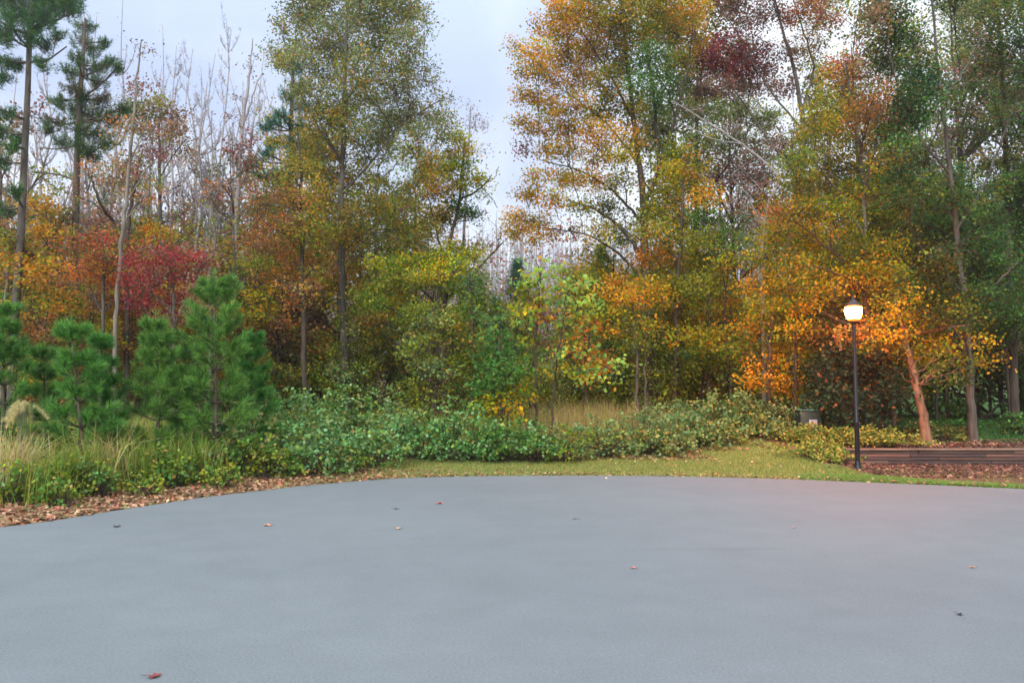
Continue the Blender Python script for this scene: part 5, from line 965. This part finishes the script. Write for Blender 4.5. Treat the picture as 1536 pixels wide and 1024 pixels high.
# individual fallen leaves on the asphalt
def leaf_thing(px, py, label, colr, size, seed, lobes=5):
    r3 = np.random.default_rng(seed); x, y = on_flat(px, py); bm = bmesh.new(); th0 = r3.uniform(0, 6.28); n = lobes * 4; ring = []
    for k in range(n):
        a = th0 + k / n * 6.283; ph = (k % 4); r = size * (.5 if ph == 0 else .27 if ph == 2 else .38) * r3.uniform(.85, 1.15)
        ring.append(bm.verts.new((math.cos(a) * r, math.sin(a) * r, .004 + .32 * r * abs(math.cos(a * 1.5 + seed)))))
    c = bm.verts.new((0, 0, .006))
    for k in range(n): bm.faces.new((c, ring[k], ring[(k + 1) % n]))
    s0 = bm.verts.new((math.cos(th0) * size * .5, math.sin(th0) * size * .5, .012)); s1 = bm.verts.new((math.cos(th0) * size * .85, math.sin(th0) * size * .9, .014)); s2 = bm.verts.new((math.cos(th0) * size * .85 + .003, math.sin(th0) * size * .9 + .003, .01)); s3 = bm.verts.new((math.cos(th0) * size * .5 + .003, math.sin(th0) * size * .5 + .003, .008)); bm.faces.new((s0, s1, s2, s3))
    me = bpy.data.meshes.new('fallen_leaf'); bm.to_mesh(me); bm.free(); me.materials.append(plain_mat('leaf_tint', colr, .7, 0, .25, 60, .2)); o = bpy.data.objects.new('fallen_leaf', me); COL.objects.link(o); o.location = (x, y, .001)
    tag(o, label, 'fallen leaf', 'fallen leaves on the asphalt')
leaf_thing(231, 1015, 'dark red star shaped leaf on the asphalt near the bottom edge', (130, 66, 62), .085, 1)
leaf_thing(175, 790, 'dark curled leaf on the asphalt at the left, close to the litter edge', (72, 50, 58), .10, 2)
leaf_thing(402, 788, 'pale orange leaf on the asphalt below the first brambles', (204, 148, 116), .13, 3)
leaf_thing(597, 793, 'light tan leaf on the asphalt left of the middle', (198, 158, 122), .09, 4)
leaf_thing(659, 755, 'flat reddish leaf on the far asphalt, left of the middle', (196, 96, 78), .13, 5)
leaf_thing(595, 763, 'small grey green leaf on the far asphalt', (108, 118, 104), .10, 6)
leaf_thing(951, 852, 'small pink brown leaf in the middle of the asphalt', (188, 124, 108), .07, 7)
leaf_thing(1440, 922, 'small black leaf on the asphalt at the lower right', (46, 54, 62), .055, 8)
leaf_thing(1458, 851, 'small orange leaf on the asphalt at the right', (206, 138, 104), .06, 9)
leaf_thing(863, 778, 'tiny grey leaf on the far asphalt right of the middle', (112, 112, 104), .07, 10)
leaf_thing(1190, 791, 'tiny pinkish leaf on the asphalt below the lamp side', (190, 150, 132), .06, 11)

# ------------------------------------------------------------------ SKY + LIGHT
w = bpy.data.worlds.new('World'); S.world = w; w.use_nodes = True; nt = w.node_tree; N = nt.nodes; L = nt.links
for n_ in list(N): N.remove(n_)
sun_el, sun_rot = R(32), R(200)
sky = N.new('ShaderNodeTexSky'); sky.sky_type = 'NISHITA'; sky.sun_disc = False; sky.sun_elevation = sun_el; sky.sun_rotation = sun_rot; sky.air_density = 1.0; sky.dust_density = .6; sky.ozone_density = 1.5
b1 = N.new('ShaderNodeBackground'); b1.inputs[1].default_value = .11; L.new(sky.outputs[0], b1.inputs[0])
tc = N.new('ShaderNodeTexCoord'); sx = N.new('ShaderNodeSeparateXYZ'); L.new(tc.outputs['Generated'], sx.inputs[0])
ad = N.new('ShaderNodeMath'); ad.operation = 'ADD'; ad.use_clamp = False; ad.inputs[1].default_value = .22; mx0 = N.new('ShaderNodeMath'); mx0.operation = 'MAXIMUM'; mx0.inputs[1].default_value = 0; L.new(sx.outputs['Z'], mx0.inputs[0]); L.new(mx0.outputs[0], ad.inputs[0])
dv = N.new('ShaderNodeVectorMath'); dv.operation = 'DIVIDE'; cb = N.new('ShaderNodeCombineXYZ'); [L.new(ad.outputs[0], cb.inputs[i]) for i in range(3)]; L.new(tc.outputs['Generated'], dv.inputs[0]); L.new(cb.outputs[0], dv.inputs[1])
mpw = N.new('ShaderNodeMapping'); mpw.inputs['Rotation'].default_value = (0, 0, R(35)); mpw.inputs['Scale'].default_value = (1.0, .55, 1); L.new(dv.outputs[0], mpw.inputs[0])
nz1 = N.new('ShaderNodeTexNoise'); nz1.inputs['Scale'].default_value = 1.25; nz1.inputs['Detail'].default_value = 5; nz1.inputs['Roughness'].default_value = .5; nz1.inputs['Distortion'].default_value = .3; L.new(mpw.outputs[0], nz1.inputs[0])
cr = N.new('ShaderNodeValToRGB'); cr.color_ramp.elements[0].position = .40; cr.color_ramp.elements[1].position = .61; cr.color_ramp.elements[0].color = (.54, .63, .85, 1); cr.color_ramp.elements[1].color = (.89, .925, .97, 1); L.new(nz1.outputs[0], cr.inputs[0])
# overcast sky is brighter overhead than at the horizon
mz = N.new('ShaderNodeMapRange'); mz.inputs['From Min'].default_value = .35; mz.inputs['From Max'].default_value = .95; mz.inputs['To Min'].default_value = 1.0; mz.inputs['To Max'].default_value = 2.1; L.new(sx.outputs['Z'], mz.inputs[0])
b2 = N.new('ShaderNodeBackground'); L.new(cr.outputs[0], b2.inputs[0]); L.new(mz.outputs[0], b2.inputs[1])
ms = N.new('ShaderNodeMixShader'); ms.inputs[0].default_value = .86; L.new(b1.outputs[0], ms.inputs[1]); L.new(b2.outputs[0], ms.inputs[2])
o = N.new('ShaderNodeOutputWorld'); L.new(ms.outputs[0], o.inputs[0])
sd = bpy.data.lights.new('sun', 'SUN'); sd.energy = 2.2; sd.angle = R(28); sd.color = (1, .98, .95); so = bpy.data.objects.new('sun', sd); COL.objects.link(so)
# sun behind the camera: direction to sun (rotation measured from +Y, clockwise seen from above)
dirv = Vector((math.sin(sun_rot) * math.cos(sun_el), math.cos(sun_rot) * math.cos(sun_el), math.sin(sun_el)))
so.rotation_euler = dirv.to_track_quat('Z', 'Y').to_euler(); so.location = dirv * 60

hm, nt, N, L = newmat('haze_air'); pv = N.new('ShaderNodeVolumePrincipled'); pv.inputs['Color'].default_value = (.93, .96, 1, 1); pv.inputs['Density'].default_value = .0010; pv.inputs['Anisotropy'].default_value = .6
o = N.new('ShaderNodeOutputMaterial'); L.new(pv.outputs[0], o.inputs['Volume'])
tag(box_obj('haze', [(0, 90, 13.5, 460, 304, 31)], hm, bevel=0), 'thin pale evening haze in the air', kind='stuff')
S.view_settings.view_transform = 'Standard'; S.view_settings.look = 'None'; S.view_settings.exposure = .4; S.view_settings.gamma = 1
S.render.engine = 'CYCLES'
cy = S.cycles; cy.max_bounces = 5; cy.diffuse_bounces = 3; cy.glossy_bounces = 2; cy.transmission_bounces = 2; cy.transparent_max_bounces = 4; cy.caustics_reflective = False; cy.caustics_refractive = False
cy.filter_width = 1.55; cy.use_denoising = True
